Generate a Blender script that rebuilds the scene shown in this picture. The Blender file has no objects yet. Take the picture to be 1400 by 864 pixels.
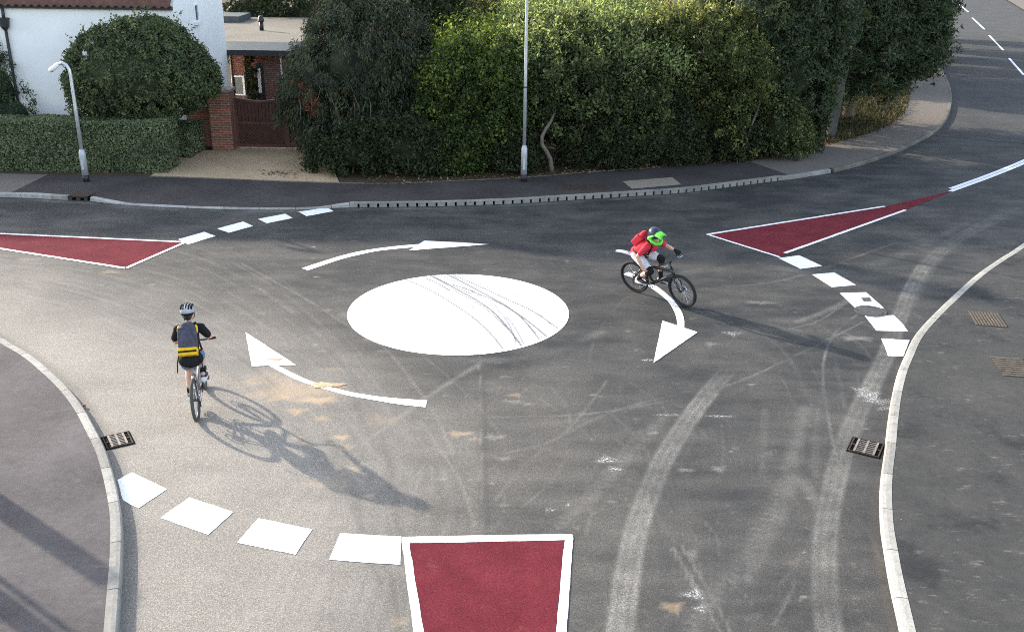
import bpy, bmesh, math, random
import numpy as np
from mathutils import Vector, Matrix, Euler
random.seed(7); rng = np.random.default_rng(7)
SC = bpy.context.scene; COL = SC.collection
R = math.radians
def V(*a): return Vector(a)

# ------------------------------------------------------------------ camera
FPX, PITCH, ROLL, CAMH = 1350.0, R(21.6), R(0.8), 6.8
_R0 = Vector((1, 0, 0)); _F = Vector((0, math.cos(PITCH), -math.sin(PITCH))); _U0 = Vector((0, math.sin(PITCH), math.cos(PITCH)))
_R = _R0*math.cos(ROLL) + _U0*math.sin(ROLL); _U = _U0*math.cos(ROLL) - _R0*math.sin(ROLL)
def G(u, v, z=0.0):
    """survey: photograph point to the point on the ground plane it shows"""
    d = _F + _R*((u-700)/FPX) + _U*((432-v)/FPX)
    t = (z-CAMH)/d.z
    return Vector((d.x*t, d.y*t, z))
def Gs(pts, z=0.0): return [G(u, v, z) for u, v in pts]
cd = bpy.data.cameras.new('camera'); cam = bpy.data.objects.new('camera', cd); COL.objects.link(cam)
m = Matrix((( _R.x, _U.x, -_F.x, 0), (_R.y, _U.y, -_F.y, 0), (_R.z, _U.z, -_F.z, CAMH), (0, 0, 0, 1)))
cam.matrix_world = m
cd.sensor_width = 36; cd.lens = 36*FPX/1400; cd.clip_end = 3000; cd.clip_start = .1
SC.camera = cam

# ------------------------------------------------------------------ light
SUN_EL = R(19.3); SUN_AZ = math.atan2(-.80, .60)
S = Vector((math.sin(SUN_AZ)*math.cos(SUN_EL), math.cos(SUN_AZ)*math.cos(SUN_EL), math.sin(SUN_EL)))
w = bpy.data.worlds.new('World'); SC.world = w; w.use_nodes = True
nt = w.node_tree; bg = nt.nodes['Background']
sky = nt.nodes.new('ShaderNodeTexSky'); sky.sky_type = 'NISHITA'; sky.sun_disc = False
sky.sun_elevation = SUN_EL; sky.sun_rotation = SUN_AZ; sky.dust_density = 1.5; sky.air_density = 1.0
hs = nt.nodes.new('ShaderNodeHueSaturation'); hs.inputs['Saturation'].default_value = .68; nt.links.new(sky.outputs[0], hs.inputs['Color']); nt.links.new(hs.outputs[0], bg.inputs[0]); bg.inputs[1].default_value = 0.15
sl = bpy.data.lights.new('sun', 'SUN'); sl.energy = 2.6; sl.angle = R(0.9); sl.color = (1.0, .90, .76)
so = bpy.data.objects.new('sun', sl); COL.objects.link(so); so.rotation_euler = S.to_track_quat('Z', 'Y').to_euler()
SC.view_settings.view_transform = 'Standard'; SC.view_settings.look = 'None'; SC.view_settings.gamma = 1
SC.view_settings.exposure = 2.0
SC.view_settings.use_curve_mapping = False
SC.cycles.max_bounces = 8; SC.cycles.diffuse_bounces = 6; SC.cycles.transparent_max_bounces = 4
SC.cycles.use_denoising = False
SC.cycles.filter_width = 1.0 if hasattr(SC.cycles, 'filter_width') else 1.5

# ------------------------------------------------------------------ materials
class NM:
    def __init__(s, name):
        s.m = bpy.data.materials.new(name); s.m.use_nodes = True; s.t = s.m.node_tree
        s.b = s.t.nodes['Principled BSDF']; s.out = s.t.nodes['Material Output']
    def n(s, typ, **k):
        x = s.t.nodes.new('ShaderNode'+typ)
        for a, b in k.items(): setattr(x, a, b)
        return x
    def l(s, a, b): s.t.links.new(a, b)
    def coord(s): return s.n('TexCoord').outputs['Object']
    def noise(s, scale, detail=3, rough=.55, vec=None):
        x = s.n('TexNoise'); x.inputs['Scale'].default_value = scale; x.inputs['Detail'].default_value = detail; x.inputs['Roughness'].default_value = rough
        s.l(vec if vec is not None else s.coord(), x.inputs['Vector']); return x.outputs['Fac']
    def ramp(s, fac, stops):
        x = s.n('ValToRGB'); e = x.color_ramp.elements
        while len(e) < len(stops): e.new(.5)
        for i, (p, c) in enumerate(stops):
            e[i].position = p; e[i].color = (c if len(c) == 4 else (*c, 1)) if not isinstance(c, (int, float)) else (c, c, c, 1)
        s.l(fac, x.inputs['Fac']); return x.outputs['Color']
    def attr(s, name):
        x = s.n('Attribute'); x.attribute_name = name; return x.outputs['Fac']
    def math(s, op, a, b=None, clamp=False):
        x = s.n('Math', operation=op, use_clamp=clamp)
        for i, q in enumerate((a, b)):
            if q is None: continue
            if isinstance(q, (int, float)): x.inputs[i].default_value = q
            else: s.l(q, x.inputs[i])
        return x.outputs[0]
    def mix(s, fac, a, b, mode='MIX'):
        x = s.n('Mix', data_type='RGBA', blend_type=mode)
        for sock, q in ((x.inputs[0], fac), (x.inputs[6], a), (x.inputs[7], b)):
            if isinstance(q, (int, float)): sock.default_value = q
            elif isinstance(q, tuple): sock.default_value = (*q, 1) if len(q) == 3 else q
            else: s.l(q, sock)
        return x.outputs[2]
    def base(s, c):
        if isinstance(c, tuple): s.b.inputs['Base Color'].default_value = (*c, 1)
        else: s.l(c, s.b.inputs['Base Color'])
    def bump(s, h, strength=.3, dist=.01):
        x = s.n('Bump'); x.inputs['Strength'].default_value = strength; x.inputs['Distance'].default_value = dist
        s.l(h, x.inputs['Height']); s.l(x.outputs[0], s.b.inputs['Normal'])
    def fin(s, rough=.8, spec=.3, metal=0):
        s.b.inputs['Roughness'].default_value = rough; s.b.inputs['Specular IOR Level'].default_value = spec; s.b.inputs['Metallic'].default_value = metal
        return s.m
def simple(name, c, rough=.7, spec=.3, metal=0, var=.15, scale=6.0):
    q = NM(name); f = q.noise(scale, 4)
    lo = tuple(x*(1-var) for x in c); hi = tuple(min(1, x*(1+var)) for x in c)
    q.base(q.ramp(f, [(.3, lo), (.7, hi)])); return q.fin(rough, spec, metal)

def tarmac(name, lo, hi, grain=90, patch=.7, patchc=None, spec=.12, rough=.9, scuff=0):
    q = NM(name)
    a = q.noise(grain, 3, .7); b = q.noise(patch, 4, .6); c = q.noise(9, 3)
    col = q.ramp(a, [(.32, lo), (.68, hi)])
    col = q.mix(q.ramp(b, [(.35, 0.0), (.75, .8)]), col, patchc or tuple(x*1.35 for x in hi))
    col = q.mix(.5, col, q.ramp(c, [(.3, .75), (.7, 1.2)]), 'MULTIPLY')
    if scuff:
        mp = q.n('Mapping'); mp.inputs['Scale'].default_value = (1.0, 2.6, 1); q.l(q.coord(), mp.inputs['Vector'])
        col = q.mix(q.ramp(q.noise(3.3, 7, .74, mp.outputs[0]), [(.59, 0.0), (.68, .5*scuff)]), col, (.21, .19, .165))
        col = q.mix(q.ramp(q.noise(8, 5, .8), [(.70, 0.0), (.735, .8*scuff)]), col, (.42, .41, .39))
        col = q.mix(q.ramp(q.noise(.9, 6, .7), [(.34, .55*scuff), (.44, 0.0)]), col, tuple(x*.7 for x in lo))
    if 'kerb' in name:
        at = q.attr('stone'); col = q.mix(1.0, col, q.ramp(at, [(0, .72), (1, 1.12)]), 'MULTIPLY')
        col = q.mix(q.ramp(q.noise(5, 6, .75), [(.56, 0.0), (.68, .55)]), col, (.13, .12, .10))
    q.base(col); q.bump(a, .5, .008); return q.fin(rough, spec)

def road_material():
    q = NM('road_asphalt')
    grain = q.noise(62, 3, .85); mid = q.noise(21, 4, .65); patch = q.noise(.55, 5, .6); fine = q.noise(48, 2, .7)
    vo = q.n('TexVoronoi'); vo.inputs['Scale'].default_value = 44; q.l(q.coord(), vo.inputs['Vector'])
    st = q.n('Mapping'); st.inputs['Scale'].default_value = (.45, 1.5, 1); st.inputs['Rotation'].default_value = (0, 0, R(-38)); q.l(q.coord(), st.inputs['Vector'])
    streak = q.noise(1.6, 5, .62, st.outputs[0])
    tone, dust, sand, wht, drk = (q.attr(x) for x in ('tone', 'dust', 'sand', 'splash', 'dark'))
    t2 = q.math('ADD', tone, q.math('MULTIPLY', q.math('SUBTRACT', patch, .5), .62))
    t2 = q.math('ADD', t2, q.math('MULTIPLY', q.math('SUBTRACT', streak, .5), .42), True)
    col = q.mix(t2, (.0245, .0255, .026), (.272, .245, .211))
    col = q.mix(1.0, col, q.ramp(grain, [(.28, .35), (.5, 1.0), (.74, 2.1)]), 'MULTIPLY')
    col = q.mix(.6, col, q.ramp(vo.outputs['Distance'], [(.0, 1.5), (.55, .65)]), 'MULTIPLY')
    col = q.mix(.6, col, q.ramp(mid, [(.3, .75), (.7, 1.25)]), 'MULTIPLY')
    d2 = q.math('MULTIPLY', dust, q.math('ADD', q.math('MULTIPLY', fine, 3.0), -.85), True)
    d2 = q.math('MULTIPLY', d2, q.math('ADD', q.math('MULTIPLY', mid, 1.2), .4), True)
    d2 = q.math('MULTIPLY', d2, q.ramp(q.noise(3.0, 7, .72), [(.33, .25), (.62, 1.0)]), True)
    col = q.mix(d2, col, (.30, .285, .255))
    sp = q.ramp(q.noise(3.1, 6, .75), [(.60, 0.0), (.70, .55)])
    col = q.mix(q.math('MULTIPLY', sp, .42), col, (.30, .27, .225))
    s2 = q.math('MULTIPLY', sand, q.math('ADD', q.math('MULTIPLY', mid, .8), .35), True)
    col = q.mix(s2, col, (.44, .315, .19))
    w2 = q.math('MULTIPLY', wht, q.ramp(q.noise(34, 4, .8), [(.50, 0.0), (.60, 1.0)]), True)
    col = q.mix(w2, col, (.72, .72, .70))
    col = q.mix(q.math('MULTIPLY', drk, q.math('ADD', mid, .3), True), col, (.035, .036, .038))
    q.base(col); q.bump(grain, .6, .008)
    return q.fin(.8, .3)
M = {}
M['road'] = road_material()
M['tar_far'] = tarmac('footpath_tarmac', (.034, .030, .029), (.060, .053, .050), scuff=.3)
M['tar_left'] = tarmac('left_pavement_tarmac', (.050, .045, .046), (.100, .091, .091), 70, scuff=.5)
M['tar_right'] = tarmac('right_pavement_tarmac', (.028, .029, .0295), (.060, .060, .058), 80, .9, (.080, .076, .069), scuff=1)
M['old_road'] = tarmac('old_road_asphalt', (.042, .042, .042), (.062, .062, .062), 60, scuff=.35)
M['pale_path'] = tarmac('pale_path_concrete', (.115, .100, .088), (.19, .168, .150), 50, .9, (.15, .128, .108), scuff=.4)
M['kerb'] = tarmac('kerb_concrete', (.27, .26, .235), (.40, .385, .35), 40, 2.0, (.30, .285, .25))
M['kerb_dirty'] = tarmac('dirty_kerb_concrete', (.10, .092, .08), (.17, .155, .135), 30, 1.5)
M['kerb_old'] = tarmac('old_kerb_concrete', (.20, .19, .18), (.33, .315, .29), 30, 1.5)
q = NM('driveway_gravel'); vo = q.n('TexVoronoi'); vo.inputs['Scale'].default_value = 22; q.l(q.coord(), vo.inputs['Vector'])
c1 = q.ramp(q.noise(55, 3, .8), [(.28, (.19, .12, .065)), (.5, (.54, .395, .245)), (.72, (.84, .66, .45))])
c1 = q.mix(.6, c1, q.ramp(vo.outputs['Distance'], [(.05, 1.25), (.6, .6)]), 'MULTIPLY')
c1 = q.mix(.5, c1, q.ramp(q.noise(1.3, 4), [(.3, .75), (.7, 1.2)]), 'MULTIPLY')
q.base(c1); q.bump(vo.outputs['Distance'], .8, .02); M['gravel'] = q.fin(.95, .1)
q = NM('verge_soil'); c1 = q.ramp(q.noise(14, 5, .75), [(.3, (.03, .022, .015)), (.55, (.085, .06, .04)), (.75, (.16, .12, .075))])
c1 = q.mix(q.ramp(q.noise(.8, 4), [(.45, 0.0), (.6, .8)]), c1, (.045, .05, .02)); q.base(c1); q.bump(q.noise(20, 4), .7, .03); M['soil'] = q.fin(.95, .1)
q = NM('ground_grass'); q.base(q.ramp(q.noise(2.5, 6, .7), [(.3, (.035, .045, .015)), (.7, (.09, .095, .04))])); M['grass_ground'] = q.fin(.95, .1)
q = NM('white_road_paint'); f = q.noise(60, 3, .7)
pc = q.ramp(f, [(.25, (.70, .705, .71)), (.6, (.80, .80, .80))])
pc = q.mix(q.ramp(q.noise(5, 7, .8), [(.55, 0.0), (.75, .45)]), pc, (.50, .48, .44))
q.base(pc); q.bump(f, .3, .003); M['paint'] = q.fin(.6, .3)
q = NM('red_surfacing'); f = q.noise(110, 3, .8)
pc = q.ramp(f, [(.3, (.085, .011, .016)), (.52, (.140, .023, .032)), (.75, (.25, .066, .074))])
pc = q.mix(.7, pc, q.ramp(q.noise(1.7, 6, .65), [(.3, .65), (.7, 1.25)]), 'MULTIPLY')
pc = q.mix(q.ramp(q.noise(2.6, 7, .8), [(.6, 0.0), (.72, .4)]), pc, (.17, .12, .105))
q.base(pc); q.bump(f, .8, .008); M['red'] = q.fin(.95, .05)
M['rubber_mark'] = simple('tyre_mark_rubber', (.19, .19, .19), .8, .2, 0, .35, 14)
M['white_wall'] = simple('white_render', (.86, .85, .83), .85, .2, 0, .05, 1.2)
M['white_trim'] = simple('white_paint', (.8, .8, .8), .5, .4, 0, .04)
M['black_plastic'] = simple('black_plastic', (.018, .018, .02), .45, .4)
M['dark_metal'] = simple('dark_painted_iron', (.03, .03, .032), .5, .4)
M['galv'] = simple('galvanised_steel', (.55, .57, .59), .42, .5, .55, .12, 9)
M['galv_base'] = simple('grey_painted_steel', (.42, .44, .47), .5, .4, .3, .1)
M['iron'] = simple('gully_cast_iron', (.22, .19, .165), .7, .3, .2, .35, 30)
M['void'] = simple('drain_shade', (.008, .008, .008), .95, .05)  # near-black colour stands in for the shade inside the drains
M['rust_cover'] = simple('rusty_cover', (.098, .082, .064), .85, .2, 0, .35, 18)
M['rust_dark'] = simple('dark_rusty_cover', (.050, .036, .027), .9, .2, 0, .4, 14)
M['manhole'] = simple('manhole_iron', (.07, .068, .065), .7, .3, .2, .4, 40)
M['gate_wood'] = simple('brown_gate_wood', (.066, .026, .020), .6, .3, 0, .3, 5)
M['gate_rail'] = simple('brown_gate_rail', (.088, .036, .028), .6, .3, 0, .25, 5)
M['slab'] = tarmac('pale_path_slab', (.20, .17, .13), (.31, .27, .21), 45, 1.2, (.26, .22, .16))
M['old_wood'] = simple('weathered_wood', (.075, .072, .066), .9, .1, 0, .3, 12)
M['bark'] = simple('bark', (.13, .105, .08), .95, .1, 0, .4, 10)
M['bark_pale'] = simple('pale_bark', (.30, .27, .23), .9, .1, 0, .3, 8)
M['bark_branch'] = simple('weathered_branch_bark', (.15, .13, .105), .95, .1, 0, .3, 12)
M['edging'] = simple('dirty_edging', (.15, .125, .10), .95, .1, 0, .4, 9)
M['lead'] = simple('lead_flashing', (.085, .098, .102), .7, .15, 0, .15, 3)
M['felt'] = tarmac('felt_roof', (.10, .09, .075), (.165, .15, .125), 14, .35, (.20, .18, .145))
M['stone_cap'] = simple('stone_cap', (.26, .23, .18), .9, .1, 0, .3, 8)
M['glass'] = simple('window_glass', (.05, .065, .075), .08, .6)
M['red_paint'] = simple('red_paint', (.35, .02, .035), .4, .4)
def brick(name, c1, c2, mort):
    q = NM(name); sp = q.n('SeparateXYZ'); q.l(q.coord(), sp.inputs[0])
    cb = q.n('CombineXYZ'); q.l(q.math('ADD', sp.outputs[0], sp.outputs[1]), cb.inputs[0]); q.l(sp.outputs[2], cb.inputs[1])
    bt = q.n('TexBrick'); q.l(cb.outputs[0], bt.inputs['Vector']); bt.inputs['Scale'].default_value = 1
    bt.inputs['Brick Width'].default_value = .225; bt.inputs['Row Height'].default_value = .075; bt.inputs['Mortar Size'].default_value = .009
    bt.inputs['Color1'].default_value = (*c1, 1); bt.inputs['Color2'].default_value = (*c2, 1); bt.inputs['Mortar'].default_value = (*mort, 1); bt.inputs['Bias'].default_value = -.1
    c = q.mix(.7, bt.outputs['Color'], q.ramp(q.noise(7, 4, .7), [(.3, .6), (.7, 1.35)]), 'MULTIPLY')
    q.base(c); q.bump(bt.outputs['Fac'], -.4, .01); return q.fin(.9, .15)
M['brick'] = brick('red_brick', (.27, .10, .062), (.16, .062, .045), (.27, .23, .19))
M['brick_dark'] = brick('brown_brick', (.22, .085, .06), (.14, .06, .045), (.20, .17, .15))
q = NM('pantiles'); q.base(q.ramp(q.noise(5, 4, .7), [(.3, (.085, .045, .036)), (.7, (.165, .088, .068))])); M['tile'] = q.fin(.85, .2)

def leaf(name, stops, trans=.4, rough=.6, spec=.15):
    if name in ('yew_needles', 'hawthorn_leaves', 'cypress_sprays', 'shade_leaves', 'yellowing_leaves'): stops = [(p, tuple(x*k for x in c)) for (p, c), k in zip(stops, (1.35, 1.3, 1.1, 1.0))]
    q = NM(name); c = q.ramp(q.attr('tint'), stops)
    q.base(c); q.fin(rough, spec)
    tr = q.n('BsdfTranslucent'); q.l(q.mix(.5, c, (1.0, 1.0, .35), 'MULTIPLY'), tr.inputs['Color'])
    ms = q.n('MixShader'); ms.inputs[0].default_value = trans
    q.l(q.b.outputs[0], ms.inputs[1]); q.l(tr.outputs[0], ms.inputs[2]); q.l(ms.outputs[0], q.out.inputs['Surface'])
    return q.m
M['l_holly'] = leaf('holly_leaves', [(0, (.058, .078, .042)), (.5, (.102, .132, .066)), (1, (.16, .185, .08))], .25, .55, .1)
M['l_box'] = leaf('box_hedge_leaves', [(0, (.075, .095, .052)), (.5, (.145, .175, .092)), (1, (.23, .265, .13))], .2, .5, .3)
M['l_yew'] = leaf('yew_needles', [(0, (.022, .028, .021)), (.55, (.048, .058, .036)), (.93, (.09, .10, .045)), (1, (.16, .095, .06))], .25)
M['l_bright'] = leaf('bright_laurel_leaves', [(0, (.032, .052, .022)), (.5, (.076, .118, .045)), (1, (.27, .33, .065))], .5)
M['l_mid'] = leaf('hawthorn_leaves', [(0, (.040, .050, .026)), (.5, (.092, .108, .052)), (1, (.32, .39, .17))], .62)  # palest stop raised to give the crown top a sunlit look
M['l_olive'] = leaf('olive_willow_leaves', [(0, (.055, .060, .026)), (.5, (.115, .12, .058)), (1, (.32, .32, .16))], .6)
M['l_yellow'] = leaf('yellowing_leaves', [(0, (.048, .054, .024)), (.5, (.092, .108, .046)), (1, (.36, .38, .15))], .62)
M['l_fir'] = leaf('cypress_sprays', [(0, (.022, .034, .020)), (.5, (.048, .066, .034)), (1, (.10, .125, .055))], .3)
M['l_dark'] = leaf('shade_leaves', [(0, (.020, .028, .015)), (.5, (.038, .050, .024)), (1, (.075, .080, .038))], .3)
M['l_grass'] = leaf('rough_grass', [(0, (.030, .032, .014)), (.6, (.055, .055, .024)), (1, (.12, .085, .04))], .2)
M['l_dead'] = leaf('fallen_leaves', [(0, (.07, .042, .022)), (.5, (.15, .092, .048)), (1, (.26, .19, .11))], .1)
M['l_rust'] = leaf('dead_russet_foliage', [(0, (.13, .042, .026)), (1, (.26, .10, .06))], .2)
# people and bicycles
M['skin'] = simple('skin', (.56, .34, .25), .55, .35, 0, .05, 20)
M['hair'] = simple('brown_hair', (.045, .026, .016), .7, .3)
M['cloth_black'] = simple('black_cloth', (.014, .014, .016), .9, .15, 0, .3, 30)
M['cloth_red'] = simple('red_cloth', (.50, .035, .055), .85, .15, 0, .2, 25)
M['cloth_white'] = simple('pale_grey_cloth', (.55, .56, .60), .85, .15, 0, .1, 20)
M['cloth_denim'] = simple('blue_denim', (.10, .19, .33), .9, .15, 0, .2, 30)
M['cloth_grey'] = simple('grey_pack_cloth', (.062, .062, .085), .8, .2, 0, .3, 20)
M['cloth_yellow'] = simple('yellow_cloth', (.72, .43, .015), .8, .2, 0, .1, 20)
M['shoe_white'] = simple('white_shoe', (.6, .6, .6), .6, .3)
M['shoe_dark'] = simple('dark_shoe', (.025, .027, .035), .6, .3)
M['helm_white'] = simple('white_helmet_shell', (.36, .37, .40), .3, .5)
M['helm_navy'] = simple('navy_helmet_shell', (.022, .027, .045), .25, .5)
M['helm_green'] = simple('green_helmet_plastic', (.10, .62, .045), .4, .4, 0, .05)
M['tyre'] = simple('tyre_rubber', (.022, .022, .022), .8, .2, 0, .2, 40)
M['tyre_dusty'] = simple('dusty_tyre_rubber', (.075, .072, .066), .9, .2, 0, .3, 40)
M['steel'] = simple('bright_steel', (.6, .6, .62), .3, .5, .8)
M['frame_black'] = simple('black_bicycle_frame', (.02, .021, .024), .3, .5)
M['frame_grey'] = simple('grey_bicycle_frame', (.22, .215, .23), .3, .5, .3)
M['eye'] = simple('eye', (.03, .02, .015), .2, .5)
M['lip'] = simple('lip', (.38, .16, .13), .5, .3)

# ------------------------------------------------------------------ mesh helpers
class MB:
    def __init__(s): s.v = []; s.f = []
    def add(s, vs, fs):
        o = len(s.v); s.v += [tuple(x) for x in vs]; s.f += [tuple(i+o for i in f) for f in fs]; return s
    def box(s, x0, x1, y0, y1, z0, z1, mat=None):
        vs = [Vector(p) for p in ((x0,y0,z0),(x1,y0,z0),(x1,y1,z0),(x0,y1,z0),(x0,y0,z1),(x1,y0,z1),(x1,y1,z1),(x0,y1,z1))]
        if mat is not None: vs = [mat @ p for p in vs]
        return s.add(vs, [(0,3,2,1),(4,5,6,7),(0,1,5,4),(1,2,6,5),(2,3,7,6),(3,0,4,7)])
    def tube(s, pts, rad, n=8, caps=True, closed=False):
        pts = [Vector(p) for p in pts]; k = len(pts)
        rad = [rad]*k if isinstance(rad, (int, float)) else list(rad)
        o = len(s.v); up = None
        for i, p in enumerate(pts):
            if closed: t = pts[(i+1) % k]-pts[i-1]
            else: t = pts[min(i+1, k-1)]-pts[max(i-1, 0)]
            t.normalize()
            if up is None: up = t.orthogonal().normalized()
            a = (up - t*up.dot(t)).normalized(); b = t.cross(a); up = a
            for j in range(n):
                q = 2*math.pi*j/n; s.v.append(tuple(p + (a*math.cos(q)+b*math.sin(q))*rad[i]))
        for i in range(k if closed else k-1):
            i2 = (i+1) % k
            for j in range(n):
                s.f.append((o+i*n+j, o+i*n+(j+1) % n, o+i2*n+(j+1) % n, o+i2*n+j))
        if caps and not closed:
            s.f.append(tuple(o+j for j in reversed(range(n)))); s.f.append(tuple(o+(k-1)*n+j for j in range(n)))
        return s
    def ell(s, c, r, nu=14, nv=9, mat=None):
        c = Vector(c); vs = [(0, 0, -1)]; 
        for i in range(1, nv):
            p = math.pi*i/nv - math.pi/2
            for j in range(nu):
                t = 2*math.pi*j/nu; vs.append((math.cos(p)*math.cos(t), math.cos(p)*math.sin(t), math.sin(p)))
        vs.append((0, 0, 1)); fs = []
        for j in range(nu): fs.append((0, 1+(j+1) % nu, 1+j))
        for i in range(nv-2):
            for j in range(nu):
                a = 1+i*nu; fs.append((a+j, a+(j+1) % nu, a+nu+(j+1) % nu, a+nu+j))
        top = len(vs)-1; a = 1+(nv-2)*nu
        for j in range(nu): fs.append((a+j, a+(j+1) % nu, top))
        out = []
        for q in vs:
            q = Vector((q[0]*r[0], q[1]*r[1], q[2]*r[2]))
            if mat is not None: q = mat @ q
            out.append(q+c)
        return s.add(out, fs)
    def caps(s, a, b, ra, rb, n=10):
        a = Vector(a); b = Vector(b); s.tube([a, b], [ra, rb], n); s.ell(a, (ra,)*3, n, 6); s.ell(b, (rb,)*3, n, 6); return s
    def chain(s, pts, rad, n=10):
        for i in range(len(pts)-1): s.caps(pts[i], pts[i+1], rad[i], rad[i+1], n)
        return s
    def prism(s, poly, z0, z1):
        n = len(poly); vs = [(p[0], p[1], z0) for p in poly]+[(p[0], p[1], z1) for p in poly]
        return s.add(vs, [tuple(range(n-1, -1, -1)), tuple(range(n, 2*n))]+[(i, (i+1) % n, n+(i+1) % n, n+i) for i in range(n)])
    def build(s, name, mat, parent=None, smooth=False, label=None):
        me = bpy.data.meshes.new(name); me.from_pydata(s.v, [], s.f); me.update()
        me.materials.append(mat)
        if smooth: me.polygons.foreach_set('use_smooth', [True]*len(me.polygons))
        o = bpy.data.objects.new(name, me); COL.objects.link(o)
        if parent is not None: o.parent = parent
        if label: o['label'] = label
        return o
def tag(o, label, cat, group=None, kind=None):
    if label: o['label'] = label
    if cat: o['category'] = cat
    if group: o['group'] = group
    if kind: o['kind'] = kind
    return o
def thing(name, label, cat, loc=(0, 0, 0), rot=(0, 0, 0), group=None):
    o = bpy.data.objects.new(name, None); COL.objects.link(o); o.location = loc; o.rotation_euler = rot; o.empty_display_size = .2
    return tag(o, label, cat, group)
def struct(o): o['kind'] = 'structure'; return o
def sheet(name, loops, mat, parent=None, z=None):
    """flat sheet; loops = [outer] of Vectors, concave allowed"""
    bm = bmesh.new()
    for loop in loops:
        vs = [bm.verts.new((p[0], p[1], p[2] if z is None else z)) for p in loop]
        bm.faces.new(vs)
    bmesh.ops.triangulate(bm, faces=bm.faces[:])
    for f in bm.faces:
        f.normal_update()
        if f.normal.z < 0: f.normal_flip()
    me = bpy.data.meshes.new(name); bm.to_mesh(me); bm.free(); me.materials.append(mat)
    o = bpy.data.objects.new(name, me); COL.objects.link(o)
    if parent is not None: o.parent = parent
    return o
def smooth_line(pts, step=.25):
    """Catmull-Rom through pts, resampled at even steps"""
    P = [Vector(p) for p in pts]; P = [P[0]*2-P[1]]+P+[P[-1]*2-P[-2]]; out = []
    for i in range(1, len(P)-2):
        k = max(2, int((P[i+1]-P[i]).length/.08))
        for j in range(k):
            t = j/k; a, b, c, d = P[i-1:i+3]
            out.append(.5*((2*b)+(c-a)*t+(2*a-5*b+4*c-d)*t*t+(3*b-a-3*c+d)*t**3))
    out.append(P[-2]); return resample(out, step)
def resample(pts, step):
    L = [0]
    for a, b in zip(pts, pts[1:]): L.append(L[-1]+(b-a).length)
    n = max(1, round(L[-1]/step)); res = []; j = 0
    for i in range(n+1):
        s = L[-1]*i/n
        while j < len(L)-2 and L[j+1] < s: j += 1
        t = (s-L[j])/max(1e-9, L[j+1]-L[j]); res.append(pts[j].lerp(pts[j+1], t))
    return res
def normals2d(pts):
    out = []
    for i in range(len(pts)):
        t = pts[min(i+1, len(pts)-1)]-pts[max(i-1, 0)]; t.z = 0; t.normalize(); out.append(Vector((-t.y, t.x, 0)))
    return out
def offset(pts, d): return [p+n*d for p, n in zip(pts, normals2d(pts))]
def kerb(name, pts, side, width, hfun, mat, stone=.915, gap=.013):
    """row of kerb stones; pts = foot line on the road side, side=+1 body to the left of the line"""
    tints = []; N = normals2d(pts); mb = MB(); per = max(2, round(stone/.1525)); L = (pts[1]-pts[0]).length
    per = max(1, round(stone/L))
    for i0 in range(0, len(pts)-1, per):
        idx = list(range(i0, min(i0+per, len(pts)-1)+1)); ring = []
        for k, i in enumerate(idx):
            p = pts[i].copy(); t = (pts[min(i+1, len(pts)-1)]-pts[max(i-1, 0)]).normalized()
            if k == 0: p += t*gap*.5
            if k == len(idx)-1: p -= t*gap*.5
            n = N[i]*side; h = hfun(p)
            prof = [(0, -.05), (.004, h-.022), (.022, h-.003), (width*.5, h+.002), (width, h), (width, -.05)]
            ring.append([p+n*a+Vector((0, 0, z)) for a, z in prof])
        o = [q for r_ in ring for q in r_]; m_ = 6; fs = []; stone_t = random.random()
        for k in range(len(ring)-1):
            for j in range(m_-1):
                f = (k*m_+j, (k+1)*m_+j, (k+1)*m_+j+1, k*m_+j+1); fs.append(f if side < 0 else f[::-1])
        fs.append(tuple(range(m_))); fs.append(tuple((len(ring)-1)*m_+j for j in reversed(range(m_))))
        mb.add(o, fs); tints += [stone_t]*len(fs)
    ob = mb.build(name, mat); at = ob.data.attributes.new('stone', 'FLOAT', 'FACE'); at.data.foreach_set('value', tints)
    return struct(ob)
def strip(name, A, B, za, zb, mat, nrow=1):
    mb = MB(); n = min(len(A), len(B)); vs = []
    for i in range(n):
        a = A[i].copy(); b = B[i].copy(); a.z = za(A[i]); b.z = zb(B[i]); vs += [a, b]
    return mb.add(vs, [(2*i, 2*i+1, 2*i+3, 2*i+2) if (B[0]-A[0]).cross(A[1]-A[0]).z > 0 else (2*i, 2*i+2, 2*i+3, 2*i+1) for i in range(n-1)]).build(name, mat)

# ================================================================== GROUND
# --- kerb lines surveyed from the photograph
LK = Gs([(2.8,467.7),(41.7,491),(69,513),(94,537),(114.6,563),(132,594),(146,622),(156,653),(162.5,680),(167.5,708),(169.3,736),(169,771),(167,806),(163.6,862)])
d0 = (LK[0]-LK[1]).normalized(); d1 = (LK[-1]-LK[-2]).normalized()
LK = smooth_line([LK[0]+d0*14+V(0,.8,0), LK[0]+d0*5+V(0,.1,0)]+LK+[LK[-1]+d1*3, LK[-1]+d1*9+V(.1,0,0)], .1525)
RK = Gs([(1398,337),(1364.8,359),(1333,381.5),(1296,415),(1266.7,444),(1248,466.7),(1237,489),(1226,515),(1218.5,544),(1213,578),(1208.5,618.5),(1204,650),(1202,680),(1203,722),(1208,757),(1215,799),(1228.6,862)])
d0 = (RK[0]-RK[1]).normalized(); d1 = (RK[-1]-RK[-2]).normalized()
RK = smooth_line([RK[0]+d0*16+V(1.5,3,0), RK[0]+d0*6+V(0,.3,0)]+RK+[RK[-1]+d1*3, RK[-1]+d1*9], .1525)
road_dir = (G(1311,5)-G(1398,100)).normalized()
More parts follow.
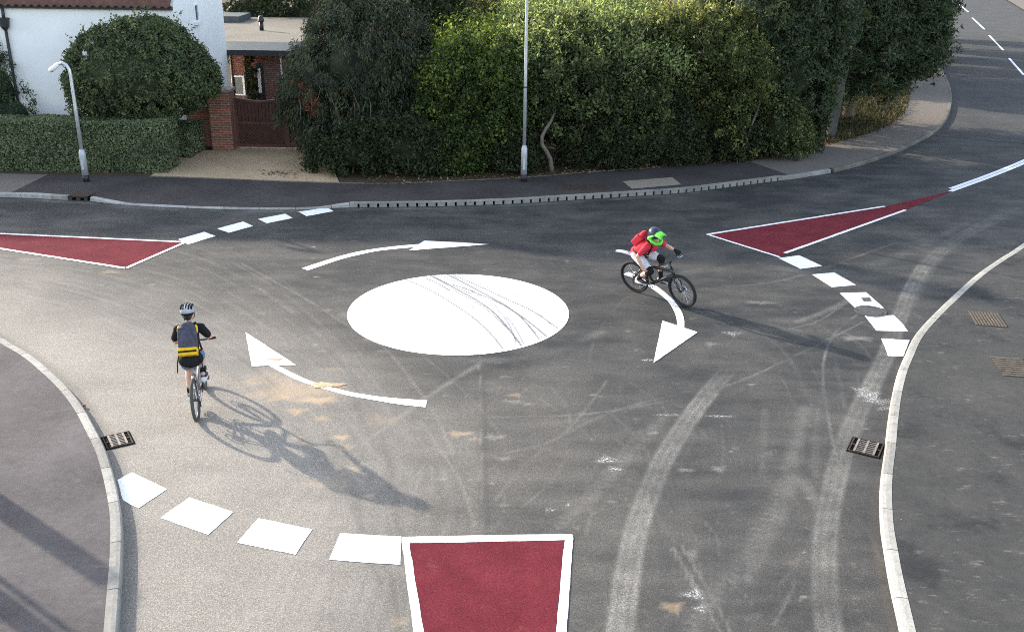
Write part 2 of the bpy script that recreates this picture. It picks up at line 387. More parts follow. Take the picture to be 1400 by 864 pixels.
FKpx = [(2,270),(60,272),(94,274),(120,275),(167,280),(230,283.5),(298,286),(389,287),(444,285.5),(477,284),(588,282.5),(696,279),(760,275),(860,268.8),(937,263.4),(1014,253.8),(1068,246.8),(1091,244),(1153,233),(1207,216.7),(1249.5,198.6),(1280,181),(1296,162),(1301,139),(1298,119.5),(1288,96.4)]
FK = Gs(FKpx)
FK = [FK[0]+V(-26,1.0,0), FK[0]+V(-9,.15,0)]+FK+[FK[-1]+road_dir*12+V(-.2,0,0), FK[-1]+road_dir*30, FK[-1]+road_dir*85]
FK = smooth_line(FK, .1525)
xa, xb, xc, xd = G(120,275).x, G(175,280).x, G(436,285.5).x, G(479,284).x
x_drain0, x_drain1 = G(477,284).x, G(1068,246.8).x
def fk_h(p):
    if p.x < xa or p.x > xd: return .11
    if p.x < xb: return .11+(.025-.11)*(p.x-xa)/(xb-xa)
    if p.x < xc: return .025
    return .025+(.085)*(p.x-xc)/(xd-xc)
i0 = min(range(len(FK)), key=lambda i: abs(FK[i].x-x_drain0) if FK[i].y < 30 else 99)
i1 = min(range(len(FK)), key=lambda i: abs(FK[i].x-x_drain1) if FK[i].y < 34 else 99)
KW = .13
kerb('kerb', LK, -1, .135, lambda p: .115, M['kerb'])
kerb('kerb', RK, 1, .14, lambda p: .105, M['kerb'])
ig = min(range(len(FK)), key=lambda i: abs(FK[i].x-G(94,274).x)); ih = min(range(len(FK)), key=lambda i: abs(FK[i].x-G(120,275).x))
kerb('kerb', FK[:ig+1], 1, KW, fk_h, M['kerb_old'])
kerb('kerb', FK[ih:i0+1], 1, KW, fk_h, M['kerb_old'])
kerb('kerb', FK[i1:i1+14], 1, KW, fk_h, M['kerb_old'])
kerb('kerb', FK[i1+14:], 1, KW, fk_h, M['kerb_dirty'])

# --- road sheet with wear painted as point attributes (dust, sand, splashes, fresh tarmac)
fx = np.arange(-14.5, 12.5, .036); fy = np.arange(7.4, 27.2, .036)
gx = np.concatenate([np.array([-60,-45,-34,-26,-20,-17]), fx, np.array([13,14,16,18,21,25,30,36,43,50,60])])
gy = np.concatenate([np.array([-14,-8,-3,0,3,5.5,6.8]), fy, np.array([28,30,33,37,42,48,55,64,75,90,110,130])])
nx, ny = len(gx), len(gy); XX, YY = np.meshgrid(gx, gy); X = XX.ravel(); Y = YY.ravel()
def pxmap(X, Y):
    d = np.stack([X, Y, np.full_like(X, -CAMH)]); f = d[0]*_F.x+d[1]*_F.y+d[2]*_F.z; f = np.where(f < 1, 1, f)
    return 700+FPX*(d[0]*_R.x+d[1]*_R.y+d[2]*_R.z)/f, 432-FPX*(d[0]*_U.x+d[1]*_U.y+d[2]*_U.z)/f
attr = {k: np.zeros(nx*ny, np.float32) for k in ('tone','dust','sand','splash','dark')}
def stroke(name, pts, width, val, soft=.5, ribs=0, ladder=0, patchy=0, px=True, fade=(0,0)):
    P = np.array([[q.x, q.y] for q in (smooth_line(Gs(pts), .12) if px else pts)])
    wmax = width*1.2+.05
    lo = P.min(0)-wmax; hi = P.max(0)+wmax
    I = np.where((X > lo[0]) & (X < hi[0]) & (Y > lo[1]) & (Y < hi[1]))[0]
    if not len(I): return
    x, y = X[I], Y[I]; best = np.full(len(I), 9e9); sgn = np.zeros(len(I)); arc = np.zeros(len(I)); L = 0
    for a, b in zip(P[:-1], P[1:]):
        e = b-a; l = np.hypot(*e)
        if l < 1e-6: continue
        t = np.clip(((x-a[0])*e[0]+(y-a[1])*e[1])/l**2, 0, 1); dx = x-a[0]-t*e[0]; dy = y-a[1]-t*e[1]
        d = np.hypot(dx, dy); k = d < best
        best[k] = d[k]; sgn[k] = ((e[0]*dy-e[1]*dx)/l)[k]; arc[k] = (L+t*l)[k]; L += l
    h = width/2
    v = val*np.clip((h-best)/(h*soft+1e-6)+.0, 0, 1)
    if ribs: v *= .83+.17*np.cos(sgn/width*2*math.pi*ribs)
    if ladder: v *= .45+.55*(np.sin(arc*2*math.pi/ladder + sgn*6) > -.1)
    if patchy: v *= np.clip(.62+.34*np.sin(arc*2.1+sgn*3+len(P))+.25*np.sin(arc*5.3+1.7), .1, 1.1) if ribs < 3 else np.clip(.84+.18*np.sin(arc*1.3+sgn*4)+.14*np.sin(arc*3.7+1.7), .3, 1.1)
    if fade[0]: v *= np.clip(arc/fade[0], 0, 1)
    if fade[1]: v *= np.clip((L-arc)/fade[1], 0, 1)
    A = attr[name]; A[I] = np.maximum(A[I], v)
def blob(name, u, v, rx, ry, val, ang=0, soft=.6):
    c = G(u, v); dx = X-c.x; dy = Y-c.y; ca, sa = math.cos(ang), math.sin(ang)
    d = np.sqrt(((dx*ca+dy*sa)/rx)**2+((-dx*sa+dy*ca)/ry)**2)
    d = d*(1+.25*np.sin(np.arctan2(dy, dx)*3+u)+.15*np.sin(np.arctan2(dy, dx)*7+v))
    attr[name][:] = np.maximum(attr[name], val*np.clip((1-d)/soft, 0, 1))
U_, V_ = pxmap(X, Y)
sm = lambda a, b, x: (lambda t: t*t*(3-2*t))(np.clip((x-a)/(b-a), 0, 1))
# older, dustier surface on the left of the long joint; newly laid surface on the right; far side toned darker to paint in its shade
seam = 656+(V_-480)*.018
left = 1-sm(-1, 1, (U_-seam-2.5*np.sin(V_*.09)-1.5*np.sin(V_*.31))/9.0)
bl = sm(460, 560, V_); left2 = left*bl+(1-sm(-220, 160, U_-620-(V_-480)*.6))*(1-bl)
far = sm(330, 520, V_)
left2 = left2*(.42+.58*sm(10, 300, seam-U_))*1.0 + 0; tone = .06+.80*left2*sm(335, 560, V_+(.22*(300-U_)))
tone = np.where(U_ > 640, np.maximum(tone, .07+.10*sm(430, 600, V_)*(1-sm(1000, 1250, U_))+.09*sm(470, 580, V_)*(1-sm(0, 260, U_-seam))), tone)
attr['tone'][:] = np.clip(tone, 0, 1)
# wheel tracks and dust
stroke('dust', [(1000,500),(960,548),(930,590),(905,632),(885,680),(868,730),(857,790),(848,864),(845,900)], .35, .85, .3, 3, 0, 1, True, (1.6,0))
stroke('dust', [(1262,365),(1243,400),(1228,440),(1212,485),(1194,522),(1175,560),(1155,610),(1141,660),(1131,710),(1127,760),(1129,820),(1134,864),(1138,900)], .35, .66, .35, 3, 0, 1)
stroke('dust', [(1420,270),(1360,300),(1320,320),(1285,345),(1262,370),(1240,415)], .5, .30, .6, 4)
stroke('dust', [(1172,430),(1142,455),(1127,490),(1126,530),(1133,575),(1142,620),(1150,640)], .05, .6, .6, 0, 0, 1)
stroke('dust', [(905,572),(825,662),(769,715),(720,770),(660,864)], .26, .34, .6, 2, .11)
stroke('dust', [(875,590),(800,680),(745,760),(700,864)], .14, .22, .6, 0, .11)
stroke('dust', [(1080,650),(1050,711),(1015,771),(976,813),(950,850),(930,890)], .34, .34, .8, 0, .13)
stroke('dust', [(1100,560),(1085,620),(1075,680),(1050,730),(1020,790)], .3, .28, .8)
stroke('dust', [(1075,640),(1110,675),(1130,720)], .25, .3, .8)
stroke('dust', [(1046,560),(1044,600),(1042,650)], .16, .18, .8, 0, .11)
stroke('dust', [(1118,560),(1115,600),(1116,650)], .16, .18, .8, 0, .11)
stroke('dust', [(580,571),(690,570),(800,566),(900,550),(1000,525),(1100,480),(1180,440)], .06, .42, .5, 0, 0, 1)
stroke('dust', [(470,430),(520,462),(600,486),(680,492),(760,480),(820,455)], .34, .38, .9, 0, 0, 1)
stroke('dust', [(808,520),(806,490),(815,460),(838,425),(870,400),(940,385)], .06, .22, .8, 0, 0, 1)
stroke('dust', [(504,600),(560,560),(600,532),(655,498)], .16, .5, .6, 2)
stroke('dust', [(677,683),(723,630),(783,588),(846,560),(940,535)], .09, .28, .8, 0, 0, 1)
stroke('dust', [(690,620),(760,600),(800,560),(830,520)], .06, .3, .6)
stroke('dust', [(560,470),(640,540),(690,600)], .04, .3, .6)
stroke('dust', [(330,360),(420,410),(475,445),(530,480),(590,560),(620,620)], .05, .5, .6)
stroke('dust', [(575,575),(600,612),(630,660),(650,720)], .05, .45, .6)
stroke('dust', [(920,750),(950,800),(985,864)], .06, .5, .5); stroke('dust', [(932,745),(965,800),(1000,864)], .05, .4, .5)
stroke('dust', [(910,725),(890,690),(878,660)], .14, .25, .8)
stroke('dust', [(940,372),(1040,362),(1140,375),(1240,345),(1330,300)], .5, .22, .9, 0, 0, 1)
stroke('dust', [(960,395),(1060,385),(1130,365),(1230,330)], .12, .28, .7, 0, 0, 1)
stroke('dust', [(1090,440),(1130,425),(1170,405)], .22, .38, .8); stroke('dust', [(1080,450),(1120,438),(1160,412)], .05, .4, .6)
stroke('dust', [(930,300),(1010,290),(1100,275),(1200,250),(1330,225)], .35, .12, .9, 0, 0, 1)
stroke('dust', [(1120,290),(1180,300),(1230,296)], .5, .16, .9, 0, 0, 1)
stroke('dust', [(700,300),(780,296),(860,286)], .5, .10, .9, 0, 0, 1)
for k in range(16):          # long faint streaks along the left lane
    o = k*16-90
    stroke('dust', [(-20,345+o*.35),(120,360+o*.5),(260,395+o*.8),(380,470+o),(480,560+o),(560,660+o)], .05+.05*(k % 3), .22+.05*(k % 4), .8, 0, 0, 1)
for k in range(12):          # fan of tyre streaks in the mouth of the near lane
    stroke('dust', [(300+k*22,900),(330+k*22,800),(380+k*20+8*(k % 3),700),(450+k*14,640)], .10+.05*(k % 3), .30+.1*(k % 2), .8, 2, 0, 1)
for k in range(10):
    stroke('dust', [(960+k*32,420+8*(k % 4)),(1040+k*30,470+9*(k % 3)),(1090+k*22,560)], .05+.06*(k % 2), .18, .9, 0, 0, 1)
for k in range(46):
    a = (rng.uniform(670,1180), rng.uniform(520,820)); dxy = rng.uniform(-90,90), rng.uniform(40,110)
    stroke('dust', [a,(a[0]+dxy[0]*.5+8,a[1]+dxy[1]*.5),(a[0]+dxy[0],a[1]+dxy[1])], rng.uniform(.02,.06), rng.uniform(.12,.34), .8, 0, 0, 1)
for k in range(26):          # long dark rubber arcs following the turning traffic
    o = rng.uniform(-60,150); sh_ = rng.uniform(-30,30)
    stroke('dark', [(560+o,330),(700+o,360),(830+o,430+sh_),(900+o*.8,540+sh_),(930+o*.6,700+sh_),(940+o*.5,880)], rng.uniform(.03,.08), rng.uniform(.2,.55), .7, 0, 0, 1)
for k in range(14):
    o = rng.uniform(-120,120)
    stroke('dark', [(20,360+o*.3),(250,420+o*.5),(430,540+o*.8),(520,700+o),(560,880+o)], rng.uniform(.04,.12), rng.uniform(.15,.4), .8, 0, 0, 1)
# sand spills
for a in [(370,518,.55,.30,.30),(395,533,.75,.40,.55),(382,543,.24,.17,.8),(436,547,.42,.14,.8),(447,527,.36,.10,1.0),(405,562,.17,.14,.7),(372,491,.20,.10,.8),(467,598,.15,.09,.8),(440,572,.16,.1,.5),(345,522,.3,.12,.4),(468,612,.2,.12,.35),(486,640,.13,.08,.5),(504,678,.1,.06,.45),(407,598,.12,.07,.5),(250,455,.3,.06,.4),(150,372,.25,.12,.35),(35,355,.25,.12,.25),(520,750,.1,.06,.3),(545,850,.1,.1,.4),(920,830,.14,.11,.5),(626,593,.20,.10,.55),(648,600,.1,.06,.4),(705,540,.14,.08,.4),(880,382,.3,.1,.2),(455,505,.18,.1,.25),(440,480,.14,.08,.25),(520,575,.3,.2,.2),(460,660,.4,.25,.18)]:
    blob('sand', *a[:4], a[4])
# pale cement splats and scuffs
for a in [(641,593,.12,.05,.5),(676,598,.18,.08,.6),(706,549,.16,.07,.6),(720,552,.12,.06,.5),(829,628,.15,.10,1),(840,641,.1,.06,.9),(950,812,.12,.09,1),(957,832,.06,.08,.8),(983,641,.12,.09,.6),(935,642,.15,.05,.5),(945,757,.1,.12,.5),(1002,456,.18,.12,.8),(972,470,.12,.1,.6),(1168,462,.32,.13,.55),(1040,414,.38,.1,.5),(885,492,.16,.06,.7),(1190,541,.20,.22,.95),(1203,549,.22,.13,.95),(1178,533,.14,.10,.85),(1213,558,.18,.07,.9),(987,569,.28,.04,.8),(919,567,.2,.04,.7),(690,515,.14,.05,.5),(752,697,.07,.05,.7),(777,690,.05,.04,.7),(690,690,.09,.05,.4),(688,627,.15,.07,.5),(520,480,.1,.04,.4),(355,440,.15,.05,.3),(330,428,.1,.04,.4),(300,440,.15,.06,.3)]:
    blob('dust' if a[4] < .7 else 'splash', *a[:4], a[4]*(1 if a[4] >= .7 else 1.3))
for k in range(170):
    u, v = rng.uniform(60,1230), rng.uniform(320,860)
    r = rng.uniform(.02,.055)
    if u < 700 or k % 3 == 0: blob('dust', u, v, r*1.6, r, rng.uniform(.4,1.0))
stroke('dust', [(655,470),(657,560),(658,640),(660,740)], .035, .55, .5, 0, 0, 1)
stroke('dark', [(660,480),(663,560),(664,640),(667,740)], .10, .35, .8)
def inward(pts, d): return offset(pts, d)
near = lambda P: [p for p in P if 6.5 < p.y < 26.5]
stroke('dark', [p for p in inward(near(RK), -.10)], .22, .45, .8, px=False)
stroke('dark', [p for p in inward(near(LK), .10)], .22, .35, .8, px=False)
stroke('sand', [p for p in inward(near(RK), -.08) if p.y < 11], .14, .10, .9, 0, 0, 1, px=False)
stroke('dust', [p for p in inward([p for p in FK if p.x < 5], -.16)], .30, .40, .8, 0, 0, 1, px=False)
stroke('dark', [(500,325),(650,322),(800,318)], 1.0, .25, .9)
me = bpy.data.meshes.new('road')
idx = np.arange(nx*ny).reshape(ny, nx); q4 = np.stack([idx[:-1,:-1], idx[:-1,1:], idx[1:,1:], idx[1:,:-1]], -1).reshape(-1, 4)
me.vertices.add(nx*ny); me.vertices.foreach_set('co', np.stack([X, Y, np.zeros_like(X)], 1).astype(np.float32).ravel())
me.loops.add(q4.size); me.loops.foreach_set('vertex_index', q4.ravel().astype(np.int32))
me.polygons.add(len(q4)); me.polygons.foreach_set('loop_start', (np.arange(len(q4))*4).astype(np.int32)); me.polygons.foreach_set('loop_total', np.full(len(q4), 4, np.int32))
for k, a in attr.items():
    at = me.attributes.new(k, 'FLOAT', 'POINT'); at.data.foreach_set('value', a)
me.update(calc_edges=True); me.materials.append(M['road'])
struct(obj_road := bpy.data.objects.new('road', me)); COL.objects.link(obj_road)

struct(sheet('ground', [[V(-900,-900,-.06),V(900,-900,-.06),V(900,1500,-.06),V(-900,1500,-.06)]], M['grass_ground']))
# old grey carriageway beyond the transverse joint
s0, s1 = G(1278,186), G(1400,197)
ir = min(range(len(FK)), key=lambda i: (FK[i]-s0).length)
edge = FK[ir:]
far_side = [p - Vector((edge[min(i+1,len(edge)-1)]-edge[max(i-1,0)]).normalized().cross(Vector((0,0,1)))*-1)*0 for i, p in enumerate(edge)]
ofs = offset(edge, -9.0)
ofs = [p for p in ofs if (p-s1).dot(road_dir) > 0]
struct(sheet('old_road', [[p+V(0,0,0) for p in edge]+[p for p in reversed(ofs)]+[s1+ (s1-s0).normalized()*4, s1]], M['old_road'], z=.004))
# pavements
LKb = offset(LK, -.135); RKb = offset(RK, .14)
struct(sheet('left_pavement', [LKb+[V(-40,-12,0), V(-40,LKb[0].y,0)]], M['tar_left'], z=.112))
struct(sheet('right_pavement', [RKb+[V(40,-12,0), V(40,RKb[0].y,0)]], M['tar_right'], z=.102))
# far footpath: front follows the kerb, back follows its edging
BKpx = [(0,242.5),(60,244),(130,245.5),(201,246.5),(300,250),(400,254),(479,256),(543,256.4),(614,253),(714,248),(811,240),(900,234),(1045,222),(1130,202.5),(1192,185),(1226,166),(1240,135),(1242,108),(1240,85)]
BK = Gs(BKpx); BK = [BK[0]+V(-26,1.2,0), BK[0]+V(-9,.2,0)]+BK+[BK[-1]+road_dir*14, BK[-1]+road_dir*32+V(.4,0,0), BK[-1]+road_dir*85]
BK = smooth_line(BK, .3)
FB = offset(FK, KW)
def pair(front, back):
    """for every point of the front line its partner on the back line, monotone"""
    out = []; j = 0
    for p in front:
        while j < len(back)-1 and (back[j+1]-p).length <= (back[j]-p).length: j += 1
        out.append(back[j].copy())
    # smooth
    for _ in range(6):
        out = [out[0]]+[(out[i-1]+out[i]*2+out[i+1])/4 for i in range(1, len(out)-1)]+[out[-1]]
    return out
FP = pair(FB, BK)
zf = lambda p: fk_h(p)-.002
xl, xr = G(50,254).x, G(1066,230).x
def cut(a, b): return [i for i, p in enumerate(FB) if a <= p.x <= b and True]
k1 = max(i for i, p in enumerate(FB) if p.x < xl); k2 = max(i for i, p in enumerate(FB) if p.x < xr and p.y < 34)
for nm, a, b, mt in (('pale_footpath', 0, k1, 'pale_path'), ('footpath', k1, k2, 'tar_far'), ('pale_footpath', k2, len(FB)-1, 'pale_path')):
    fr = FB[a:b+1]; bk = FP[a:b+1]
    zs = {id(p): fk_h(q_)-.002 for p, q_ in zip(fr, FK[a:b+1])}
    mb = MB(); vs = []
    for p, r_ in zip(fr, bk):
        vs += [(p.x, p.y, zs[id(p)]), (r_.x, r_.y, .11)]
    struct(mb.add(vs, [(2*i, 2*i+2, 2*i+3, 2*i+1) for i in range(len(fr)-1)]).build(nm, M[mt]))
# narrow concrete edging at the back of the footpath
e0 = min(range(len(BK)), key=lambda i: (BK[i]-G(201,246.5)).length); e1 = min(range(len(BK)), key=lambda i: (BK[i]-G(905,234)).length)
E_ = BK[e0:e1+1]; mb = MB(); A_ = offset(E_, -.03); B_ = offset(E_, .03)
vs = []
for a, b in zip(A_, B_): vs += [(a.x,a.y,.08),(a.x,a.y,.122),(b.x,b.y,.122),(b.x,b.y,.08)]
struct(mb.add(vs, [(4*i+j, 4*i+4+j, 4*i+5+j, 4*i+1+j) for i in range(len(E_)-1) for j in range(3)]).build('path_edging', M['edging']))
# soil verge and gardens behind the footpath, gravel drive on it
struct(sheet('verge', [offset(BK, .0)+[BK[-1]+V(-40,40,0), V(-140,170,0), V(-140,BK[0].y,0)]], M['soil'], z=.10))
dr = [p+V(0,.03,0) for p in BK if G(201,246.5).x <= p.x <= G(470,256).x]
struct(sheet('driveway', [dr+[V(-5.6,29.5,0), V(-6.0,33.8,0), V(-9.4,33.8,0), V(-9.5,30.6,0), G(258,209)+V(0,0,0)]], M['gravel'], z=.112))
# right-hand verge far side of the old road
struct(sheet('pale_footpath', [[p for p in offset(edge, -9.0)]+[edge[-1]+V(60,0,0), V(75,45,0), V(46,30,0)]], M['pale_path'], z=.09))
# ================================================================== ROAD MARKINGS
def mark(name, label, cat, group=None): return thing(name, label, cat, (0,0,0), (0,0,0), group)
PZ = .005
def densify(poly, step=.12):
    out = []
    for a, b in zip(poly, poly[1:]+poly[:1]):
        k = max(1, int((b-a).length/step))
        out += [a.lerp(b, i/k) for i in range(k)]
    return out
def wob(poly, amt=.004):
    return [p+V(random.uniform(-amt, amt), random.uniform(-amt, amt), 0) for p in densify(poly)]
def paint(name, pts, mat='paint', label=None, cat=None, group=None, parent=None, z=PZ, world=False):
    o = sheet(name, [wob(pts if world else Gs(pts))], M[mat], parent, z)
    if label: tag(o, label, cat, group)
    return o
CC = Vector((-1.01, 17.40, 0)); CR = 2.085
disc = thing('roundabout_disc', 'solid white painted disc of the mini roundabout, crossed by thin grey tyre marks', 'road marking', (CC.x, CC.y, 0))
circ = [Vector((CR*math.cos(2*math.pi*i/96), CR*math.sin(2*math.pi*i/96), 0)) for i in range(96)]
sheet('painted_disc', [circ], M['paint'], disc, PZ)
c8 = lambda L: [(460+a/4.118, 360+b/4.118) for a, b in L]
for L, wd in (([(380,88),(520,150),(640,220),(760,300),(860,390),(935,480)], .016), ([(515,65),(650,135),(780,205),(880,275),(960,360),(1040,465)], .026),
              ([(500,85),(575,118),(640,155)], .018), ([(610,60),(730,120),(860,190),(980,260),(1080,330),(1180,412)], .024), ([(640,60),(800,130),(960,205),(1100,270),(1250,370)], .017),
              ([(650,120),(790,170),(930,235),(1040,310),(1140,430)], .015), ([(660,155),(800,230),(900,310),(980,390)], .013), ([(530,70),(660,132),(770,180)], .014), ([(560,62),(700,130),(850,220),(960,330),(1010,450)], .009), ([(575,62),(730,138),(880,232),(990,345),(1055,462)], .009), ([(660,58),(830,128),(990,205),(1130,282),(1235,380)], .008), ([(625,62),(760,128),(900,205),(1020,290),(1120,395),(1165,425)], .010), ([(450,72),(580,130),(700,200),(800,280)], .008), ([(700,58),(880,130),(1040,200),(1180,280),(1275,345)], .008)):
    P = [p for p in smooth_line(Gs(c8(L)), .1) if (p-CC).length < CR-.01]
    P = [p-CC for p in P]; n_ = len(P); mz = .0085+.0007*len(disc.children)
    A = offset(P, -wd*.8); B = offset(P, wd*.8)
    MB().add([q_ for a, b in zip(A, B) for q_ in ((a.x,a.y,mz),(b.x,b.y,mz))], [(2*i,2*i+2,2*i+3,2*i+1) for i in range(n_-1)]).build('tyre_mark', M['rubber_mark'], disc)
def arrow(label, head, tail_a, tail_b, sc, off):
    t = mark('direction_arrow', label, 'road marking', 'curved arrows round the roundabout')
    f = lambda L: [(off[0]+a/sc, off[1]+b/sc) for a, b in L]
    paint('arrow_head', f(head), parent=t, z=PZ+.003)
    A = smooth_line(Gs(f(tail_a)), .08); B = smooth_line(Gs(f(tail_b)), .08); n = min(len(A), len(B))
    A = resample(A, 1e9 if False else 99) if False else A
    k = 40; ra = [A[round(i*(len(A)-1)/k)] for i in range(k+1)]; rb = [B[round(i*(len(B)-1)/k)] for i in range(k+1)]
    mb = MB(); vs = []
    for a, b in zip(ra, rb): vs += [(a.x,a.y,PZ),(b.x,b.y,PZ)]
    o = mb.add(vs, [(2*i,2*i+2,2*i+3,2*i+1) for i in range(k)]).build('arrow_tail', M['paint'], t)
    bm = bmesh.new(); bm.from_mesh(o.data)
    for fc in bm.faces:
        fc.normal_update()
        if fc.normal.z < 0: fc.normal_flip()
    bm.to_mesh(o.data); bm.free()
    return t
arrow('white curved arrow beyond the roundabout disc, its head pointing right', [(795,115),(900,48),(1150,60),(1345,73),(1100,92)], [(62,235),(200,190),(350,145),(500,112),(700,85),(870,70)], [(105,250),(210,215),(330,175),(450,145),(600,115),(830,92)], 5, (400,320))
al = arrow('white curved arrow left of the disc with orange sand across it', [(78,72),(425,297),(122,306)], [(265,290),(305,302),(400,350),(500,395),(600,430),(720,462),(850,490),(1050,518),(1322,538)], [(215,290),(245,305),(330,350),(420,395),(530,435),(650,470),(780,505),(950,535),(1130,565),(1308,585)], 5, (320,440))
arrow('white curved arrow running under the right cyclist, its head pointing to the camera', [(377,453),(655,545),(308,787)], [(549,520),(550,490),(548,440),(525,375),(480,310),(420,250),(330,180),(250,140),(180,100),(110,70)], [(496,520),(495,488),(485,420),(460,360),(420,300),(350,240),(270,185),(200,150),(130,110),(65,88)], 5.757, (840,360))
# sand lying over the left arrow
q = NM('spilt_sand'); f = q.noise(14, 5, .75); q.base(q.ramp(q.noise(40, 3), [(.3, (.36, .25, .15)), (.7, (.55, .42, .27))])); q.fin(.95, .1)
M['sandpile'] = q.m
def sand(u, v, rx, ry, label):
    c = G(u, v); mb = MB(); n = 26; vs = [(0,0,.016)]
    for r_, z in ((.45,.015),(.8,.011),(1,.006)):
        for j in range(n):
            a = 2*math.pi*j/n; w_ = 1+.22*math.sin(3*a+u)+.16*math.sin(5*a+v)+random.uniform(-.08,.08)
            vs.append((rx*r_*w_*math.cos(a), ry*r_*w_*math.sin(a), z))
    fs = [(0,1+j,1+(j+1)%n) for j in range(n)]+[(1+k*n+j,1+(k+1)*n+j,1+(k+1)*n+(j+1)%n,1+k*n+(j+1)%n) for k in range(2) for j in range(n)]
    o = mb.add(vs, fs).build('sand_patch', M['sandpile'], None, True); o.location = c
    tag(o, label, 'sand patch', 'orange sand spilt on the road')
sand(447,526.5,.26,.09,'orange sand patch crossing the tail of the left curved arrow')
sand(376,491.5,.16,.055,'small orange sand smear on the head of the left curved arrow')
# give way dashes
L_ = 'white give way dashes on the far left lane'; paint_d = lambda pts, label, g: paint('lane_dash', pts, 'paint', label, 'road marking', g)
paint_d([(243.4,327.6),(279.4,317.3),(294.8,323.1),(257,334.5)], 'white dash touching the right tip of the left red island', L_)
paint_d([(296.5,312.9),(332.5,303.3),(346.2,309.4),(312.7,318.7)], 'white dash in the far lane, second from the left red island', L_)
paint_d([(352.4,299.8),(390,292.6),(400,298.5),(365,305.7)], 'white dash in the far lane, third from the left red island', L_)
paint_d([(408,289.9),(447.4,284.1),(456,289.2),(419,296)], 'white dash against the dropped far kerb, farthest from the left red island', L_)
Rg = 'white give way dashes on the right lane'
paint_d([(1064,353.3),(1092.6,349.3),(1124,364),(1094.4,368)], 'white dash touching the near corner of the right red island', Rg)
paint_d([(1110,375.6),(1140.7,372.8),(1170.4,390),(1137,393)], 'whole white dash between the right island dash and the one with a cut-out square', Rg)
hd = thing('lane_dash', 'white dash with a small dark square cover in it and a notch for the manhole', 'road marking', (0,0,0), (0,0,0), Rg)
dash_poly = [(1148,401),(1184,399.8),(1209,421.9),(1199,422.0),(1194.4,419.6),(1182.4,420),(1179.6,422.8),(1170.4,422.8)]
sheet('paint_patch', [Gs(dash_poly)], M['paint'], hd, PZ)
sheet('cover_lid', [Gs([(1177,407.6),(1189,407.2),(1192,412.2),(1180.6,412.6)])], M['manhole'], hd, .009)
paint_d([(1182.4,432.2),(1221.3,431.3),(1232.4,441),(1241.7,453.3),(1198,452.4)], 'white dash just beyond the manhole, second from the right kerb end', Rg)
paint_d([(1204.6,462.8),(1243.5,465.4),(1235,487.6),(1214,486.9),(1209,473)], 'white dash meeting the right kerb, nearest of the right lane row', Rg)
Bg = 'large white give way dashes on the near lane'
paint_d([(160.4,656.3),(181,645.8),(228.7,668.8),(189.3,695),(168,684.2)], 'large five-sided white dash beside the left kerb and gully', Bg)
paint_d([(218.9,707.9),(259,680),(319,699.7),(284.6,731.2)], 'large white dash second from the left kerb', Bg)
paint_d([(324,741.7),(353.6,708.2),(426.9,723.7),(403.9,758.2)], 'large white dash third from the left kerb, one gap from the near red island', Bg)
paint_d([(449.9,765.4),(465.3,729.2),(548.5,733.5),(546.8,772)], 'large white dash joined to the left corner of the near red island', Bg)
# red islands
def lerp2(a, b, v): t = (v-a[1])/(b[1]-a[1]); return (a[0]+(b[0]-a[0])*t, v)
def line_strip(a, b, wd, parent, z=PZ+.004, name='border_line'):
    d = (b-a).normalized(); n = V(-d.y, d.x, 0)*wd/2
    return paint(name, [a-n, b-n, b+n, a+n], parent=parent, z=z, world=True)
isl = mark('red_island', 'near red surfaced island with a broad white border at the bottom of the photo', 'road marking', 'red surfaced traffic islands')
la, lb = (549,735), (565.3,861.7); ra, rb = (783,731), (774,861.8); ia, ib = (559,742), (578.7,861.7); ja, jb = (771.6,737.6), (760,861.8)
vb = 1150
paint('red_surface', [lerp2(ia, ib, 742), (771.6,737.8), lerp2(ja, jb, vb), lerp2(ia, ib, vb)], 'red', parent=isl, z=PZ)
paint('border_line', [(549,734.2),(780,730.2),(783.5,731.5),(783.5,738.5),(600,742.3),(549,742.5)], parent=isl, z=PZ+.003)
paint('border_line', [(549.5,742.9),(559.5,742.7),lerp2(ia, ib, vb),lerp2(la, lb, vb)], parent=isl, z=PZ+.003)
paint('border_line', [(771.8,739.2),(783.4,738.9),lerp2(ra, rb, vb),lerp2(ja, jb, vb)], parent=isl, z=PZ+.003)
isl = mark('red_island', 'long red island tapering away at the left edge of the photo', 'road marking', 'red surfaced traffic islands')
a_, b_, c_ = G(254,331.5), G(172,367.2), G(-185,311.5)
paint('red_surface', [a_, c_, b_], 'red', parent=isl, world=True)
for p, q_ in ((a_, c_), (c_, b_), (b_, a_)): line_strip(p, q_, .085, isl)
isl = mark('red_island', 'red island on the right lane ending in a long thin point', 'road marking', 'red surfaced traffic islands')
paint('red_surface', [(967,321),(1209.7,282.6),(1297,262.4),(1297,264),(1238,287.5),(1064,351.5)], 'red', parent=isl)
line_strip(G(967,321), G(1209.7,282.6), .085, isl); line_strip(G(967,321), G(1066,352), .075, isl); line_strip(G(1073,346.5), G(1238,287.6), .085, isl)
cl = mark('centre_line', 'white double line curving off the tip of the right red island', 'road marking')
P1 = smooth_line(Gs([(1296,261.5),(1350,242),(1396,223.5),(1440,203)]), .3)
for d_ in (.07, -.07):
    Q = offset(P1[(0 if d_ < 0 else 1):], d_); w_ = .062
    MB().add([q_ for a, b in zip(offset(Q, -w_), offset(Q, w_)) for q_ in ((a.x,a.y,.009),(b.x,b.y,.009))], [(2*i,2*i+2,2*i+3,2*i+1) for i in range(len(Q)-1)]).build('painted_line', M['paint'], cl)
Cg = 'white centre dashes on the far road'
cdash = [((860+1347/2.593,208/2.593),(860+1400/2.593,268/2.593)),((860+1277/2.593,128/2.593),(860+1327/2.593,180/2.593)),((860+1217/2.593,65/2.593),(860+1260/2.593,106/2.593)),((860+1165/2.593,12/2.593),(860+1203/2.593,45/2.593))]
